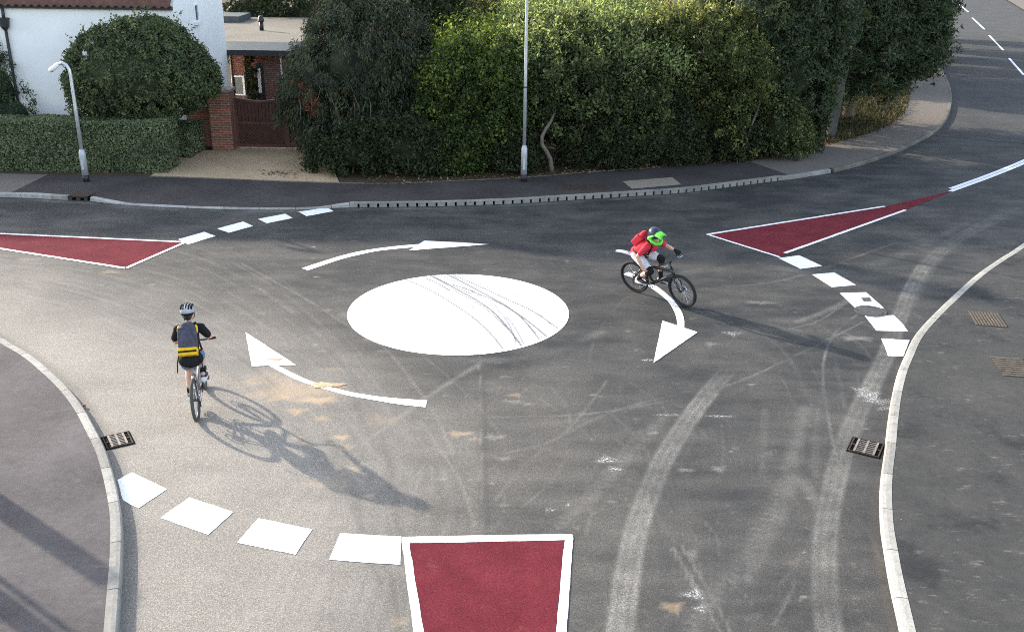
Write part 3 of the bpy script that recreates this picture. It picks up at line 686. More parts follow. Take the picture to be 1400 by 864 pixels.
for (p, q_), lb_ in zip(cdash, ('nearest white centre dash on the grey far road, at the right photo edge','second white centre dash up the grey far road','third white centre dash up the grey far road','farthest white centre dash on the grey road, beside the top of the tree')):
    a, b = G(*p), G(*q_); o = line_strip(a, b, .13, None, .012, 'lane_dash'); tag(o, lb_, 'road marking', Cg)
# ================================================================== KERB DRAINS, GULLIES, COVERS, LAMP POSTS
# kerb drain: hollow concrete units with square inlets in the face
dk = thing('drainage_kerb', 'pale concrete kerb with a row of dark drain inlets along the far footpath', 'kerb drain')
P = FK[i0:i1+1]; N = normals2d(P); L = [0]
for a, b in zip(P, P[1:]): L.append(L[-1]+(b-a).length)
def at(s):
    j = max(0, min(len(L)-2, next((k for k in range(len(L)-1) if L[k+1] >= s), len(L)-2))); t = (s-L[j])/(L[j+1]-L[j]); return P[j].lerp(P[j+1], t), N[j].lerp(N[j+1], t)
def seg_box(mb, s0, s1, d0, d1, z0, z1):
    vs = []
    for s in (s0, s1):
        p, n = at(s)
        for d, z in ((d0,z0),(d1,z0),(d1,z1),(d0,z1)): q_ = p+n*d; vs.append((q_.x, q_.y, z))
    mb.add(vs, [(3,2,1,0),(4,5,6,7),(0,1,5,4),(1,2,6,5),(2,3,7,6),(3,0,4,7)])
body = MB(); top = MB(); back = MB(); s = 0; pitch_ = .25; hole = .055
while s < L[-1]-.26:
    seg_box(body, s+.004 if (round(s/pitch_) % 4 == 0) else s, s+pitch_-hole, 0, .15, -.04, .095); s += pitch_
seg_box(body, s, L[-1]-.002, 0, .15, -.04, .095)
s = 0
while s < L[-1]-.3:
    e = min(s+1.0, L[-1]-.01)
    for k in range(4):
        seg_box(top, s+(e-s)*k/4+(.006 if k == 0 else 0), s+(e-s)*(k+1)/4, 0, .15, .0952, .118)
        seg_box(back, s+(e-s)*k/4, s+(e-s)*(k+1)/4, .12, .149, -.03, .0945)
    s += 1.0
body.build('kerb_face', M['kerb_old'], dk); top.build('kerb_top', M['kerb_old'], dk); back.build('drain_channel', M['void'], dk)
# kerb gully at far left
ga, gb = G(94,274), G(120,275); gd = (gb-ga).normalized(); gang = math.atan2(gd.y, gd.x); gl = (gb-ga).length
kg = thing('kerb_gully', 'dark iron kerb inlet with two openings near the left lamp post', 'drain', ga, (0,0,gang))
MB().box(.005, gl-.005, 0, .42, .10, .122).build('cover_plate', M['rust_dark'], kg)
mb = MB(); mb.box(.005, .09, 0, .06, -.03, .099); mb.box(gl/2-.05, gl/2+.05, 0, .06, -.03, .099); mb.box(gl-.09, gl-.005, 0, .06, -.03, .099); mb.box(.005, gl-.005, 0, .06, .08, .0995)
mb.build('inlet_frame', M['dark_metal'], kg)
MB().box(.01, gl-.01, .2, .4, -.03, .098).build('inlet_back', M['void'], kg)
def gully(corners, label):
    """corners: two long-side ends and the width, in photograph points"""
    a, b, c, d = Gs(corners); ctr = (a+b+c+d)/4; ux = ((b-a)+(c-d)).normalized(); ang = math.atan2(ux.y, ux.x)
    lx = ((b-a).length+(c-d).length)/2; ly = ((d-a).length+(c-b).length)/2
    t = thing('road_gully', label, 'drain', (ctr.x, ctr.y, 0), (0,0,ang), 'iron gully grates beside the kerbs')
    hx, hy = lx/2, ly/2
    MB().box(-hx-.02, hx+.02, -hy-.02, hy+.02, .001, .006).build('pit_shade_plate', M['void'], t)  # flat black plate painted as the shade below the grate
    mb = MB(); zt = .020
    mb.box(-hx, -hx+.018, -hy, hy, .0065, zt-.002); mb.box(hx-.018, hx, -hy, hy, .0065, zt-.002)
    for y in (-hy, hy-.014): mb.box(-hx+.019, hx-.019, y, y+.014, .0065, zt-.002)
    for x in (-hx+.019, hx-.055): mb.box(x, x+.036, -.014, .014, .0065, zt-.003)
    mb.build('gully_frame', M['rust_dark'], t)
    mb = MB(); x0, x1 = -hx+.065, hx-.065
    for x in (x0, x1-.028, -.014): mb.box(x, x+.028, -hy+.02, hy-.02, .0065, zt+.002)
    n = 7
    for k in range(n):
        y = -hy+.025+(2*hy-.05)*(k+.5)/n
        for u0, u1 in ((x0+.029, -.015), (.015, x1-.029)): mb.box(u0, u1, y-.0065, y+.0065, .0065, zt)
    mb.build('grate_bars', M['iron'], t)
gully([(138,598.5),(176,590.5),(182,606),(148,614.5)], 'iron gully grate beside the left kerb near the left cyclist')
gully([(1165.5,598),(1207,607.5),(1203,627),(1161,616.5)], 'iron gully grate beside the right kerb below the white splash')
# ribbed covers in the right pavement
def cover(corners, n, across, label):
    a, b, c, d = Gs(corners, .1); t = thing('utility_cover', label, 'cover', ((a+b+c+d)/4).to_tuple(), (0,0,math.atan2((b-a).y, (b-a).x)), 'rusty covers in the right pavement')
    hx = ((b-a).length+(c-d).length)/4; hy = ((d-a).length+(c-b).length)/4
    MB().box(-hx, hx, -hy, hy, -.02, .006).build('cover_plate', M['rust_dark'], t)
    mb = MB()
    for k in range(n):
        if across: x = -hx+2*hx*(k+.5)/n; mb.box(x-hx/n*.62, x+hx/n*.62, -hy+.015, hy-.015, .0065, .013)
        else: y = -hy+2*hy*(k+.5)/n; mb.box(-hx+.015, hx-.015, y-hy/n*.62, y+hy/n*.62, .0065, .013)
    mb.build('cover_ribs', M['rust_cover'], t)
cover([(1328,426),(1371,429.5),(1372,447.5),(1328,444)], 10, True, 'rusty ribbed cover in the right pavement, the farther one')
cover([(1360,488.5),(1408,492),(1408,517),(1362,512.5)], 9, False, 'rusty worn cover at the right photo edge, the nearer one')
# manhole beside the notched dash
mc = (G(1179.5,431)+G(1200,424))/2; mc = G(1190,426)
mh = thing('manhole_cover', 'round dark manhole cover set in the notch of the white dash', 'cover', mc)
n = 28; ring = [(.30*math.cos(2*math.pi*i/n), .30*math.sin(2*math.pi*i/n)) for i in range(n)]
MB().prism([(x*.75, y*.75) for x, y in ring], .001, .010).build('cover_plate', M['manhole'], mh)
mb = MB(); vs = []
for x, y in ring: vs += [(x*.80,y*.80,.002),(x*.80,y*.80,.013),(x,y,.013),(x,y,.002)]
mb.add(vs, [(4*i+j, 4*((i+1)%n)+j, 4*((i+1)%n)+j+1, 4*i+j+1) for i in range(n) for j in range(3)]).build('cover_rim', M['manhole'], mh)
ec = G(800,256,.11); ec_o = thing('utility_cover', 'dark rusty cover plate in the far footpath by the tall lamp post', 'cover', (ec.x, ec.y, .108), (0,0,R(3)))
MB().box(-.62,.62,-.30,.30,-.02,.006).build('cover_frame', M['rust_dark'], ec_o); MB().box(-.56,.0-.005,-.25,.25,.007,.012).build('cover_plate', M['rust_dark'], ec_o); MB().box(.005,.56,-.25,.25,.007,.012).build('cover_plate', M['rust_dark'], ec_o)
slab = sheet('path_patch', [Gs([(851,248),(919,242.5),(931.5,252.5),(864,258.4)], .115)], M['slab']); tag(slab, None, None, None, 'structure')
# lamp posts
def rod(pts, rad, name, mat, parent, n=12): return MB().tube(pts, rad, n).build(name, mat, parent, True)
b_ = G(118,248,.11)
lp = thing('lamp_post', 'short pale swan-necked lamp post in front of the clipped left hedge', 'lamp post', b_, (0,0,0))
rod([(0,0,0),(0,0,.18)], .088, 'base_shoe', M['black_plastic'], lp)
rod([(0,0,.181),(0,0,.80),(0,0,.84),(0,0,.88)], [.09,.09,.075,.052], 'sleeve', M['galv_base'], lp)
MB().box(-.03,.03,-.094,-.086,.35,.62).build('access_door', M['galv'], lp)
arm = [(0,0,.86),(0,0,2.0),(0,0,2.86),(-.015,0,3.0),(-.08,0,3.12),(-.17,0,3.16),(-.27,0,3.13)]
rod(arm, [.05,.045,.042,.042,.042,.042,.042], 'pole', M['galv'], lp)
rod([(-.27,0,3.13),(-.30,0,3.115),(-.42,0,3.03),(-.52,0,2.96),(-.54,0,2.945)], [.045,.06,.062,.055,.03], 'lantern', M['white_trim'], lp)
MB().tube([(-.33,0,3.062),(-.50,0,2.942)], .035, 8).build('lamp_bulb', M['glass'], lp)
MB().tube([(0,0,2.42),(0,0,2.45)], .052, 12).build('band', M['galv_base'], lp)
b_ = G(716,248,.11)
lp = thing('lamp_post', 'tall slim grey lamp post in front of the hedge, reaching past the photo top', 'lamp post', b_)
rod([(0,0,0),(0,0,.20)], .085, 'base_shoe', M['black_plastic'], lp)
rod([(0,0,.201),(0,0,.92),(0,0,.97),(0,0,1.02)], [.088,.088,.07,.05], 'sleeve', M['galv_base'], lp)
MB().box(-.03,.03,-.092,-.084,.35,.68).build('access_door', M['galv'], lp)
rod([(0,0,1.0),(0,0,3),(0,0,5.6),(0,-.05,5.9),(0,-.2,6.1),(0,-.45,6.18)], [.05,.045,.036,.034,.034,.034], 'pole', M['galv'], lp)
MB().tube([(0,0,2.58),(0,0,2.62)], .053, 12).build('band', M['dark_metal'], lp)
MB().ell((0,-.72,6.17), (.14,.32,.08)).build('lantern', M['galv_base'], lp, True)
# off-frame street furniture on the left pavement whose shadows fall into view
def pole_for(ua, va, ub, vb, back, rad):
    a, tip = G(ua,va,.1), G(ub,vb,.1); dirn = Vector((S.x, S.y, 0)).normalized()
    base = tip+dirn*((a-tip).length+back); h = (base-tip).length*math.tan(SUN_EL)
    return base, h
b_, h_ = pole_for(0,682,147,792,2.8,.14)
tp = thing('wooden_pole', 'stout wooden pole standing on the left pavement', 'pole', (b_.x,b_.y,.112))
MB().tube([(0,0,0),(0,0,h_*.6),(0,0,h_)], [.17,.155,.14], 14).build('pole_shaft', M['old_wood'], tp, True); MB().tube([(0,0,h_+.002),(0,0,h_+.05)], [.15,.05], 14).build('pole_cap', M['galv'], tp)
b_, h_ = pole_for(0,782,92,862,3.2,.05)
tp = thing('sign_post', 'thin grey signpost standing on the left pavement', 'pole', (b_.x,b_.y,.098))
MB().tube([(0,0,0),(0,0,h_+.6)], .038, 12).build('post', M['galv'], tp, True); MB().tube([(0,0,0.001),(0,0,.06)], .06, 12).build('base_collar', M['galv_base'], tp)
b_, h_ = pole_for(0,818,60,872,3.4,.12)
tp = thing('wooden_pole', 'shorter wooden pole standing nearer the camera on the left pavement', 'pole', (b_.x,b_.y,.112))
MB().tube([(0,0,0),(0,0,h_*.6),(0,0,h_+.6)], [.14,.13,.12], 14).build('pole_shaft', M['old_wood'], tp, True); MB().tube([(0,0,h_+.602),(0,0,h_+.65)], [.13,.05], 14).build('pole_cap', M['galv'], tp)
# scraps lying about
lit = G(115,556,.012); lo = MB().ell((0,0,.02), (.035,.025,.015), 8, 5).build('litter', M['red_paint'], None, True); lo.location = lit
tag(lo, 'tiny red scrap on the road beside the left kerb', 'litter')
lit = G(1160,184,.11); lo = MB().ell((0,0,.03), (.10,.06,.04), 8, 5).build('litter', M['white_trim'], None, True); lo.location = lit
tag(lo, 'small white scrap on the verge by the weathered post', 'litter')
# ================================================================== HOUSE, EXTENSION, GATE
HY = 32.0; zg = .1
hs = thing('white_house', 'white rendered house with a red pantile roof behind the round bush', 'house', (-13, HY, zg))
def hb(mb, x0, x1, y0, y1, z0, z1): mb.box(x0+13, x1+13, y0-HY, y1-HY, z0-zg, z1-zg); return mb
E1 = 4.20
hb(MB(), -15.83, -10.52, HY, HY+5.3, zg, E1).build('wall', M['white_wall'], hs)
hb(MB(), -36, -15.832, HY+.12, HY+5.2, zg, 3.86).build('wing_wall', M['white_wall'], hs)
gx0, gx1 = -10.82+13, -10.52+13
MB().add([(x,y,z-zg) for x in (gx0,gx1) for y,z in ((.0,E1+.001),(5.3,E1+.001),(2.65,E1+3.1))], [(0,1,2),(5,4,3),(0,3,4,1),(1,4,5,2),(2,5,3,0)]).build('gable_wall', M['white_wall'], hs)
def pantiles(x0, x1, y0, z0, run, rise, name):
    nxp = int((x1-x0)/.045); ncour = int(math.hypot(run, rise)/.32); mb = MB(); vs = []; rows = []
    rows.append((y0, z0-.03))
    for c in range(ncour):
        for e in (0, 1):
            t = (c+e)/ncour; rows.append((y0+run*t, z0+rise*t+(.045 if e == 0 else .0)))
    for y, z in rows:
        for i in range(nxp+1):
            x = x0+(x1-x0)*i/nxp; vs.append((x+13, y-HY, z-zg+.035*math.sin(x*2*math.pi/.23)))
    fs = [(r_*(nxp+1)+i, r_*(nxp+1)+i+1, (r_+1)*(nxp+1)+i+1, (r_+1)*(nxp+1)+i) for r_ in range(len(rows)-1) for i in range(nxp)]
    return mb.add(vs, fs).build(name, M['tile'], hs, True)
pantiles(-15.9, -10.50, HY-.22, E1+.06, 2.87, 3.3, 'roof')
pantiles(-15.9, -10.50, HY+5.52, E1+.06, -2.86, 3.3, 'roof')
pantiles(-36, -15.92, HY-.08, 3.92, 2.74, 3.0, 'wing_roof')
pantiles(-36, -15.92, HY+5.40, 3.92, -2.73, 3.0, 'wing_roof')
ch = MB().box(-11.75+13,-10.95+13,2.3,3.0,E1+2.6-zg,8.7-zg).build('added_chimney', M['brick_dark'], hs)  # out of view, added to lengthen the house shadow on the road
MB().box(-11.82+13,-10.88+13,2.23,3.07,8.702-zg,8.82-zg).build('added_chimney_cap', M['stone_cap'], ch)
for x in (-11.55,-11.15): MB().tube([(x+13,2.65,8.822-zg),(x+13,2.65,9.2-zg)], [.13,.11], 12).build('added_chimney_pot', M['tile'], ch, True)
MB().box(-15.86+13, -10.51+13, -.12, -.002, E1-.06-zg, E1+.05-zg).build('gutter', M['dark_metal'], hs)
MB().box(-36+13, -15.95+13, .0, .118, 3.80-zg, 3.89-zg).build('gutter', M['dark_metal'], hs)
dp = MB(); dp.tube([(-15.62+13,-.09,E1-zg),(-15.62+13,-.09,3.72-zg)], .05, 10); dp.tube([(-15.62+13,-.09,3.72-zg),(-15.62+13,-.09,0)], .045, 10)
dpo = dp.build('downpipe', M['dark_metal'], hs, True)
MB().tube([(-15.62+13,-.11,3.86-zg),(-15.62+13,-.11,3.60-zg),(-15.62+13,-.11,3.50-zg)], [.17,.13,.055], 10).build('hopper', M['dark_metal'], dpo)
MB().box(-15.70+13,-15.54+13,-.15,-.03,1.6-zg,1.66-zg).build('bracket', M['dark_metal'], dpo)
GX = -10.52+13; wy = 34.2-HY   # slit window in the gable side
wn = MB().box(GX+.002,GX+.008,wy-.14,wy+.14,3.66-zg,4.12-zg).build('window', M['glass'], hs)
fr = MB()
for y0,y1,z0,z1 in ((-.19,-.141,3.62,4.16),(.141,.19,3.62,4.16),(-.14,.14,4.121,4.16),(-.14,.14,3.62,3.659)): fr.box(GX+.002,GX+.04,wy+y0,wy+y1,z0-zg,z1-zg)
fr.build('frame', M['white_trim'], wn); MB().box(GX+.002,GX+.12,wy-.26,wy+.26,3.53-zg,3.617-zg).build('sill', M['white_trim'], wn)
MB().box(-12.45+13,-11.95+13,-.05,-.002,1.52-zg,1.60-zg).build('vent', M['white_trim'], hs)
MB().box(-15.80+13,-10.53+13,-.04,-.002,0.002,.28).build('plinth', M['dark_metal'], hs)
hs.location = (-12.83, 31.0, zg+.13)
# brick extension with flat roof
ex = thing('brick_extension', 'single storey brick extension with a flat felt roof behind the gate', 'building', (-9, 37.2, zg))
EX = -9.0; ZR = 2.66
ext = MB(); ext.box(-10.515-EX,-9.98-EX,0,.25,0,2.40-zg); ext.box(-9.978-EX,-9.302-EX,.10,.35,0,2.40-zg); ext.box(-9.30-EX,-7.6-EX,0,.25,0,2.40-zg); ext.box(-7.85-EX,-7.6-EX,.252,10,0,2.40-zg); ext.box(-9.55-EX,-9.31-EX,.352,.898,0,2.40-zg)
ext.build('wall', M['brick_dark'], ex)
rfo = MB().prism([(-13.2-EX,.20),(-8.35-EX,.20),(-7.2-EX,1.6),(-3.9-EX,1.7),(-3.9-EX,10.4),(-13.2-EX,10.4)], 2.58-zg, ZR-zg).build('flat_roof', M['felt'], ex)
MB().add([(-10.6-EX,-.8,2.50-zg),(-8.12-EX,-.8,2.50-zg),(-8.36-EX,.198,ZR-zg+.02),(-10.6-EX,.198,ZR-zg+.02),(-10.6-EX,-.8,2.47-zg),(-8.12-EX,-.8,2.47-zg),(-8.36-EX,.198,2.57-zg),(-10.6-EX,.198,2.57-zg)], [(0,1,2,3),(7,6,5,4),(0,4,5,1),(1,5,6,2),(2,6,7,3),(3,7,4,0)]).build('lead_edge', M['lead'], rfo)
MB().add([(-8.11-EX,-.8,2.502-zg),(-6.7-EX,1.25,2.502-zg),(-7.2-EX,1.598,ZR-zg+.02),(-8.34-EX,.198,ZR-zg+.02)], [(0,1,2,3)]).build('lead_edge', M['lead'], rfo)
MB().box(-10.62-EX,-8.10-EX,-.86,-.802,2.30-zg,2.50-zg).build('fascia', M['dark_metal'], ex)
MB().box(-10.5-EX,-8.12-EX,-.80,.898,2.402-zg,2.44-zg).build('soffit', M['white_trim'], ex)
MB().box(-13.1-EX,-12.1-EX,7.6,9.6,ZR+.002-zg,2.92-zg).build('parapet', M['lead'], rfo)
MB().tube([(-10.35-EX,5.0-.6,ZR-zg),(-10.35-EX,4.4,3.00-zg)], .085, 12).build('flue', M['black_plastic'], rfo, True)
MB().tube([(-10.35-EX,4.4,3.002-zg),(-10.35-EX,4.4,3.05-zg),(-10.35-EX,4.4,3.16-zg),(-10.35-EX,4.4,3.24-zg)], [.13,.13,.10,.07], 12).build('flue_cap', M['black_plastic'], rfo, True)
wn = MB().box(-10.70-EX+.18,-10.06-EX,-.012,-.002,.82-zg,1.42-zg).build('window', M['glass'], ex)
fr = MB()
for a in ((-10.51,-10.44,.76,1.48),(-10.10,-10.03,.76,1.48),(-10.439,-10.101,1.425,1.48),(-10.439,-10.101,.76,.815)): fr.box(a[0]-EX,a[1]-EX,-.06,-.014,a[2]-zg,a[3]-zg)
fr.build('frame', M['white_trim'], wn)
dr_ = MB().box(-9.60-EX,-9.33-EX,.075,.098,0,1.9-zg).build('door', M['dark_metal'], ex); MB().box(-9.56-EX,-9.44-EX,.06,.073,.75,1.75-zg).build('door_pane', M['white_trim'], dr_)
MB().tube([(-10.45-EX,-.08,2.40-zg),(-10.45-EX,-.08,0)], .04, 10).build('downpipe', M['black_plastic'], ex, True)
MB().tube([(-8.62-EX,-.07,2.40-zg),(-8.62-EX,-.07,0)], .035, 10).build('downpipe', M['white_trim'], ex, True)
# brick pillar, low wall, gate
pl = thing('gate_pillar', 'tall red brick gate pillar with a worn stone cap', 'pillar', (-9.12, 30.95, zg))
MB().box(-.33,.33,-.30,.30,0,1.80).build('brick_shaft', M['brick'], pl); MB().box(-.37,.37,-.34,.34,1.802,1.88).build('stone_cap', M['stone_cap'], pl)
MB().add([(-.37,-.34,1.882),(.37,-.34,1.882),(.37,.34,1.882),(-.37,.34,1.882),(0,0,1.95)], [(0,1,4),(1,2,4),(2,3,4),(3,0,4)]).build('cap_top', M['stone_cap'], pl)
lw = thing('brick_wall', 'low red brick wall joining the pillar to the white house', 'wall', (-9.75, 31.32, zg))
MB().box(-.59,.28,-.12,.12,0,1.40).build('brick_face', M['brick'], lw); MB().box(-.59,.285,-.15,.15,1.402,1.45).build('coping', M['brick'], lw)
gt = thing('wooden_gate', 'dark brown double wooden gate with diagonal lower boards across the gravel drive', 'gate', (-8.74, 31.0, zg))
def gate_leaf(x0, x1, flip):
    w_ = x1-x0; topz = lambda t: 1.60-.10*math.sin(math.pi*t)
    lf = MB(); n = 13
    for k in range(n):      # upper vertical boards with a scooped top
        a = x0+.07+(w_-.14)*k/n; b = x0+.07+(w_-.14)*(k+1)/n; ta, tb = topz((a-x0)/w_)-.06, topz((b-x0)/w_)-.06
        lf.add([(a+.006,0,.86),(b-.006,0,.86),(b-.006,0,tb),(a+.006,0,ta),(a+.006,.03,.86),(b-.006,.03,.86),(b-.006,.03,tb),(a+.006,.03,ta)], [(0,1,2,3),(7,6,5,4),(0,4,5,1),(1,5,6,2),(2,6,7,3),(3,7,4,0)])
    o = lf.build('gate_leaf', M['gate_wood'], gt)
    dg = MB(); W, Hh = w_-.14, .62; step = .11   # lower panel: diagonal boards clipped to the panel
    k = -Hh
    while k < W:
        pts = []
        for off in (k+.009, k+step-.009):
            s_, e_ = max(0, -off), min(Hh, W-off)
            pts.append(((off+s_, s_), (off+e_, e_)) if e_ > s_ else None)
        if pts[0] and pts[1]:
            q_ = [pts[0][0], pts[0][1], pts[1][1], pts[1][0]]
            if flip: q_ = [(W-a, b) for a, b in q_]
            dg.add([(x0+.07+a, -.004, .16+b) for a, b in q_]+[(x0+.07+a, .024, .16+b) for a, b in q_], [(0,1,2,3),(7,6,5,4),(0,4,5,1),(1,5,6,2),(2,6,7,3),(3,7,4,0)])
        k += step
    MB().box(x0+.05,x1-.05,.045,.055,.1,1.42).build('back_panel', M['gate_wood'], o)
    dg.build('diagonal_boards', M['gate_wood'], o)
    fr = MB(); fr.box(x0,x0+.07,-.03,.04,.06,topz(0)); fr.box(x1-.07,x1,-.03,.04,.06,topz(1)); fr.box(x0+.071,x1-.071,-.028,.038,.06,.158); fr.box(x0+.071,x1-.071,-.028,.038,.782,.858)
    m_ = 12
    for k in range(m_):
        a = x0+.071+(w_-.142)*k/m_; b = x0+.071+(w_-.142)*(k+1)/m_; ta, tb = topz((a-x0)/w_), topz((b-x0)/w_)
        fr.add([(a,-.028,ta-.06),(b,-.028,tb-.06),(b,-.028,tb+.01),(a,-.028,ta+.01),(a,.038,ta-.06),(b,.038,tb-.06),(b,.038,tb+.01),(a,.038,ta+.01)], [(0,1,2,3),(7,6,5,4),(0,4,5,1),(1,5,6,2),(2,6,7,3),(3,7,4,0)])
    fr.build('gate_frame', M['gate_rail'], o)
gate_leaf(.0, 1.56, True); gate_leaf(1.60, 3.16, False)
MB().box(1.50,1.66,-.06,-.032,.06,1.58).build('meeting_stile', M['gate_rail'], gt)
# leaning weathered post / board by the verge on the right
pp = thing('weathered_post', 'weathered grey timber post leaning at the end of the tall hedge', 'post', G(1135,190,.1), (R(0), R(4), R(20)))
MB().box(-.16,.16,-.05,.05,0,2.3).build('post_board', M['old_wood'], pp); MB().box(-.18,-.162,-.06,.06,.2,2.1).build('edge_batten', M['old_wood'], pp)
# something red standing behind the hedge
rp = thing('red_post', 'two red uprights just showing above the hedge at the top of the photo', 'post', (4.72, 33.9, .1))
for x in (0,.30): MB().box(x-.07,x+.07,-.07,.07,0,4.95).build('upright', M['red_paint'], rp)
MB().box(-.07,.37,-.05,.05,4.952,5.08).build('crossbar', M['red_paint'], rp)
# ================================================================== FOLIAGE
def lobes(n, seed):
    r_ = np.random.default_rng(seed); d = r_.normal(size=(n,3)); d /= np.linalg.norm(d,axis=1)[:,None]; return d, r_.uniform(.5,1,n)
def leaf_mesh(name, P, Nrm, size, aspect, tint, mat, parent, up=None, droop=0, core=None):
    """P leaf centres, Nrm leaf normals; one small four-cornered face per leaf"""
    n = len(P); r_ = np.random.default_rng(n)
    N_ = Nrm/np.maximum(np.linalg.norm(Nrm,axis=1),1e-6)[:,None]
    A = r_.normal(size=(n,3)) if up is None else up + r_.normal(size=(n,3))*.35
    A = A-N_*(A*N_).sum(1)[:,None]; A /= np.maximum(np.linalg.norm(A,axis=1),1e-6)[:,None]; B = np.cross(N_,A)
    s = (size*r_.uniform(.45,1.6,n))[:,None]
    fold = N_*s*.18
    v = np.stack([P-A*s*.5, P+B*s*aspect*.5+fold*.5, P+A*s*.5-fold, P-B*s*aspect*.5+fold*.5],1).reshape(-1,3)
    f = np.arange(4*n).reshape(n,4); t = tint
    if core is not None:
        cv, cf = core; f = np.concatenate([f, cf+4*n]); v = np.concatenate([v, cv]); t = np.concatenate([t, r_.uniform(.0,.45,len(cf))])
    me = bpy.data.meshes.new(name); me.vertices.add(len(v)); me.vertices.foreach_set('co', v.astype(np.float32).ravel())
    me.loops.add(f.size); me.loops.foreach_set('vertex_index', f.astype(np.int32).ravel())
    me.polygons.add(len(f)); me.polygons.foreach_set('loop_start', (np.arange(len(f))*4).astype(np.int32)); me.polygons.foreach_set('loop_total', np.full(len(f),4,np.int32))
    at = me.attributes.new('tint','FLOAT','FACE'); at.data.foreach_set('value', np.clip(t,0,1).astype(np.float32))
    me.update(calc_edges=True); me.materials.append(mat)
    o = bpy.data.objects.new(name, me); COL.objects.link(o)
    if parent is not None: o.parent = parent
    return o
def core_grid(ells, lump, k=.80, nu=20, nv=12):
    """rough closed shells inside the crown, so that it is not see-through"""
    V_=[]; F_=[]; o=0
    for (c,r) in ells:
        for i in range(nv+1):
            p = math.pi*i/nv-math.pi/2
            for j in range(nu):
                t = 2*math.pi*j/nu; d = np.array([math.cos(p)*math.cos(t),math.cos(p)*math.sin(t),math.sin(p)])
                V_.append(np.array(c)+d*np.array(r)*k*lump(d[None])[0])
        for i in range(nv):
            for j in range(nu): F_.append((o+i*nu+j,o+i*nu+(j+1)%nu,o+(i+1)*nu+(j+1)%nu,o+(i+1)*nu+j))
        o = len(V_)
    return np.array(V_), np.array(F_)
def crown(name, ells, n, size, mat, parent, seed, rough=.16, aspect=.55, clump=.30, outward=.45, droop=None, zmin=None, tintk=.6, core=.48, shell=.17, spray=False, shoots=0, roof=None):
    r_ = np.random.default_rng(seed); D, W = lobes(16, seed)
    def lump(d): 
        dots = d@D.T; return 1+rough*((np.exp((dots-1)*6)*W).sum(1)*1.4-.55)
    areas = np.array([ (r[0]*r[1])**.8+(r[0]*r[2])**.8+(r[1]*r[2])**.8 for c,r in ells]); pr = areas/areas.sum()
    nc = max(30, int(n/42)); CE = r_.choice(len(ells), nc, p=pr); dd = r_.normal(size=(nc,3)); dd /= np.linalg.norm(dd,axis=1)[:,None]
    C_ = np.array([e[0] for e in ells])[CE]; RR = np.array([e[1] for e in ells])[CE]
    rad = lump(dd)*(1-np.abs(r_.normal(size=nc))*shell*.6)
    cp = C_+dd*RR*rad[:,None]
    keep = np.ones(nc,bool)     # drop clumps deep inside a neighbouring lobe
    for k,(c,r) in enumerate(ells):
        q = np.linalg.norm((cp-np.array(c))/np.array(r),axis=1); keep &= ~((q<.72)&(CE!=k))
    if zmin is not None: keep &= cp[:,2]>zmin
    cp, dd, RR = cp[keep], dd[keep], RR[keep]; ct = r_.uniform(-1,1,len(cp)); cs = r_.uniform(.55,1.3,len(cp))
    pick = r_.integers(0,len(cp),n); 
    off = r_.normal(size=(n,3)); off /= np.linalg.norm(off,axis=1)[:,None]; off *= (r_.uniform(0,1,n)**.5)[:,None]
    if spray: off *= np.array([1.0,1.0,.45])
    P = cp[pick]+off*(clump*cs[pick])[:,None]
    if spray:      # fan-like sprays that droop at the ends
        hd = dd[pick]*np.array([1,1,0]); P += hd*np.abs(off[:,:1])*clump*.5; P[:,2] -= (np.linalg.norm(off,axis=1)**2)*clump*.5
    if zmin is not None: P = P[P[:,2]>zmin-.15]; 
    n2 = len(P); pick = pick[:n2] if n2==n else r_.integers(0,len(cp),n2)
    N_ = dd[pick]*outward+off[:n2]*.4+r_.normal(size=(n2,3))*.55+np.array([0,0,.15])
    tint = .42+tintk*ct[pick]*.6+r_.normal(size=n2)*.16
    if shoots:     # young upright shoots along the top of the crown
        hi = np.where(cp[:,2] > np.quantile(cp[:,2], .62))[0]; si = r_.choice(hi, shoots); m_ = 16
        dr = np.stack([r_.normal(0,.45,shoots), r_.normal(-.15,.45,shoots), np.ones(shoots)],1); dr /= np.linalg.norm(dr,axis=1)[:,None]
        ln = r_.uniform(.25,.62,shoots); tt_ = np.tile(np.linspace(.0,1,m_),shoots)
        SP = np.repeat(cp[si],m_,0)+np.repeat(dr*ln[:,None],m_,0)*tt_[:,None]+r_.normal(size=(shoots*m_,3))*.035
        P = np.concatenate([P,SP]); N_ = np.concatenate([N_, r_.normal(size=(len(SP),3))*.7+np.array([-.5,0,.35])]); tint = np.concatenate([tint, .68+r_.normal(size=len(SP))*.16])
        pick = np.concatenate([pick, np.repeat(si,m_)]); n2 = len(P)
    if roof:       # gently sloping top of the crown running back into the garden; paler tint paints in sunlight
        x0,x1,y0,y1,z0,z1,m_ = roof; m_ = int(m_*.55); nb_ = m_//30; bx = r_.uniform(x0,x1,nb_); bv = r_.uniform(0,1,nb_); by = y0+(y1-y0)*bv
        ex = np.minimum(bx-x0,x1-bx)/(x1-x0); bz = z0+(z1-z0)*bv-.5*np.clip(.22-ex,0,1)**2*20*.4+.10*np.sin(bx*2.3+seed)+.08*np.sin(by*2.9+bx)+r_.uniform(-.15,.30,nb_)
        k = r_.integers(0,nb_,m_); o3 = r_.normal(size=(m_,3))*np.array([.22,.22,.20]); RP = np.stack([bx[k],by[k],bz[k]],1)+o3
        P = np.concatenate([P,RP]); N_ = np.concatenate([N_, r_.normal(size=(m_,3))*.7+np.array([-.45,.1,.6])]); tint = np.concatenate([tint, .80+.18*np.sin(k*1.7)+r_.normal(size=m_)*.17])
        pick = np.concatenate([pick, np.zeros(m_,int)]); n2 = len(P)
    up = None
    if droop is not None: up = np.tile(np.array([0,0,-droop]),(n2,1))+dd[pick]*.7
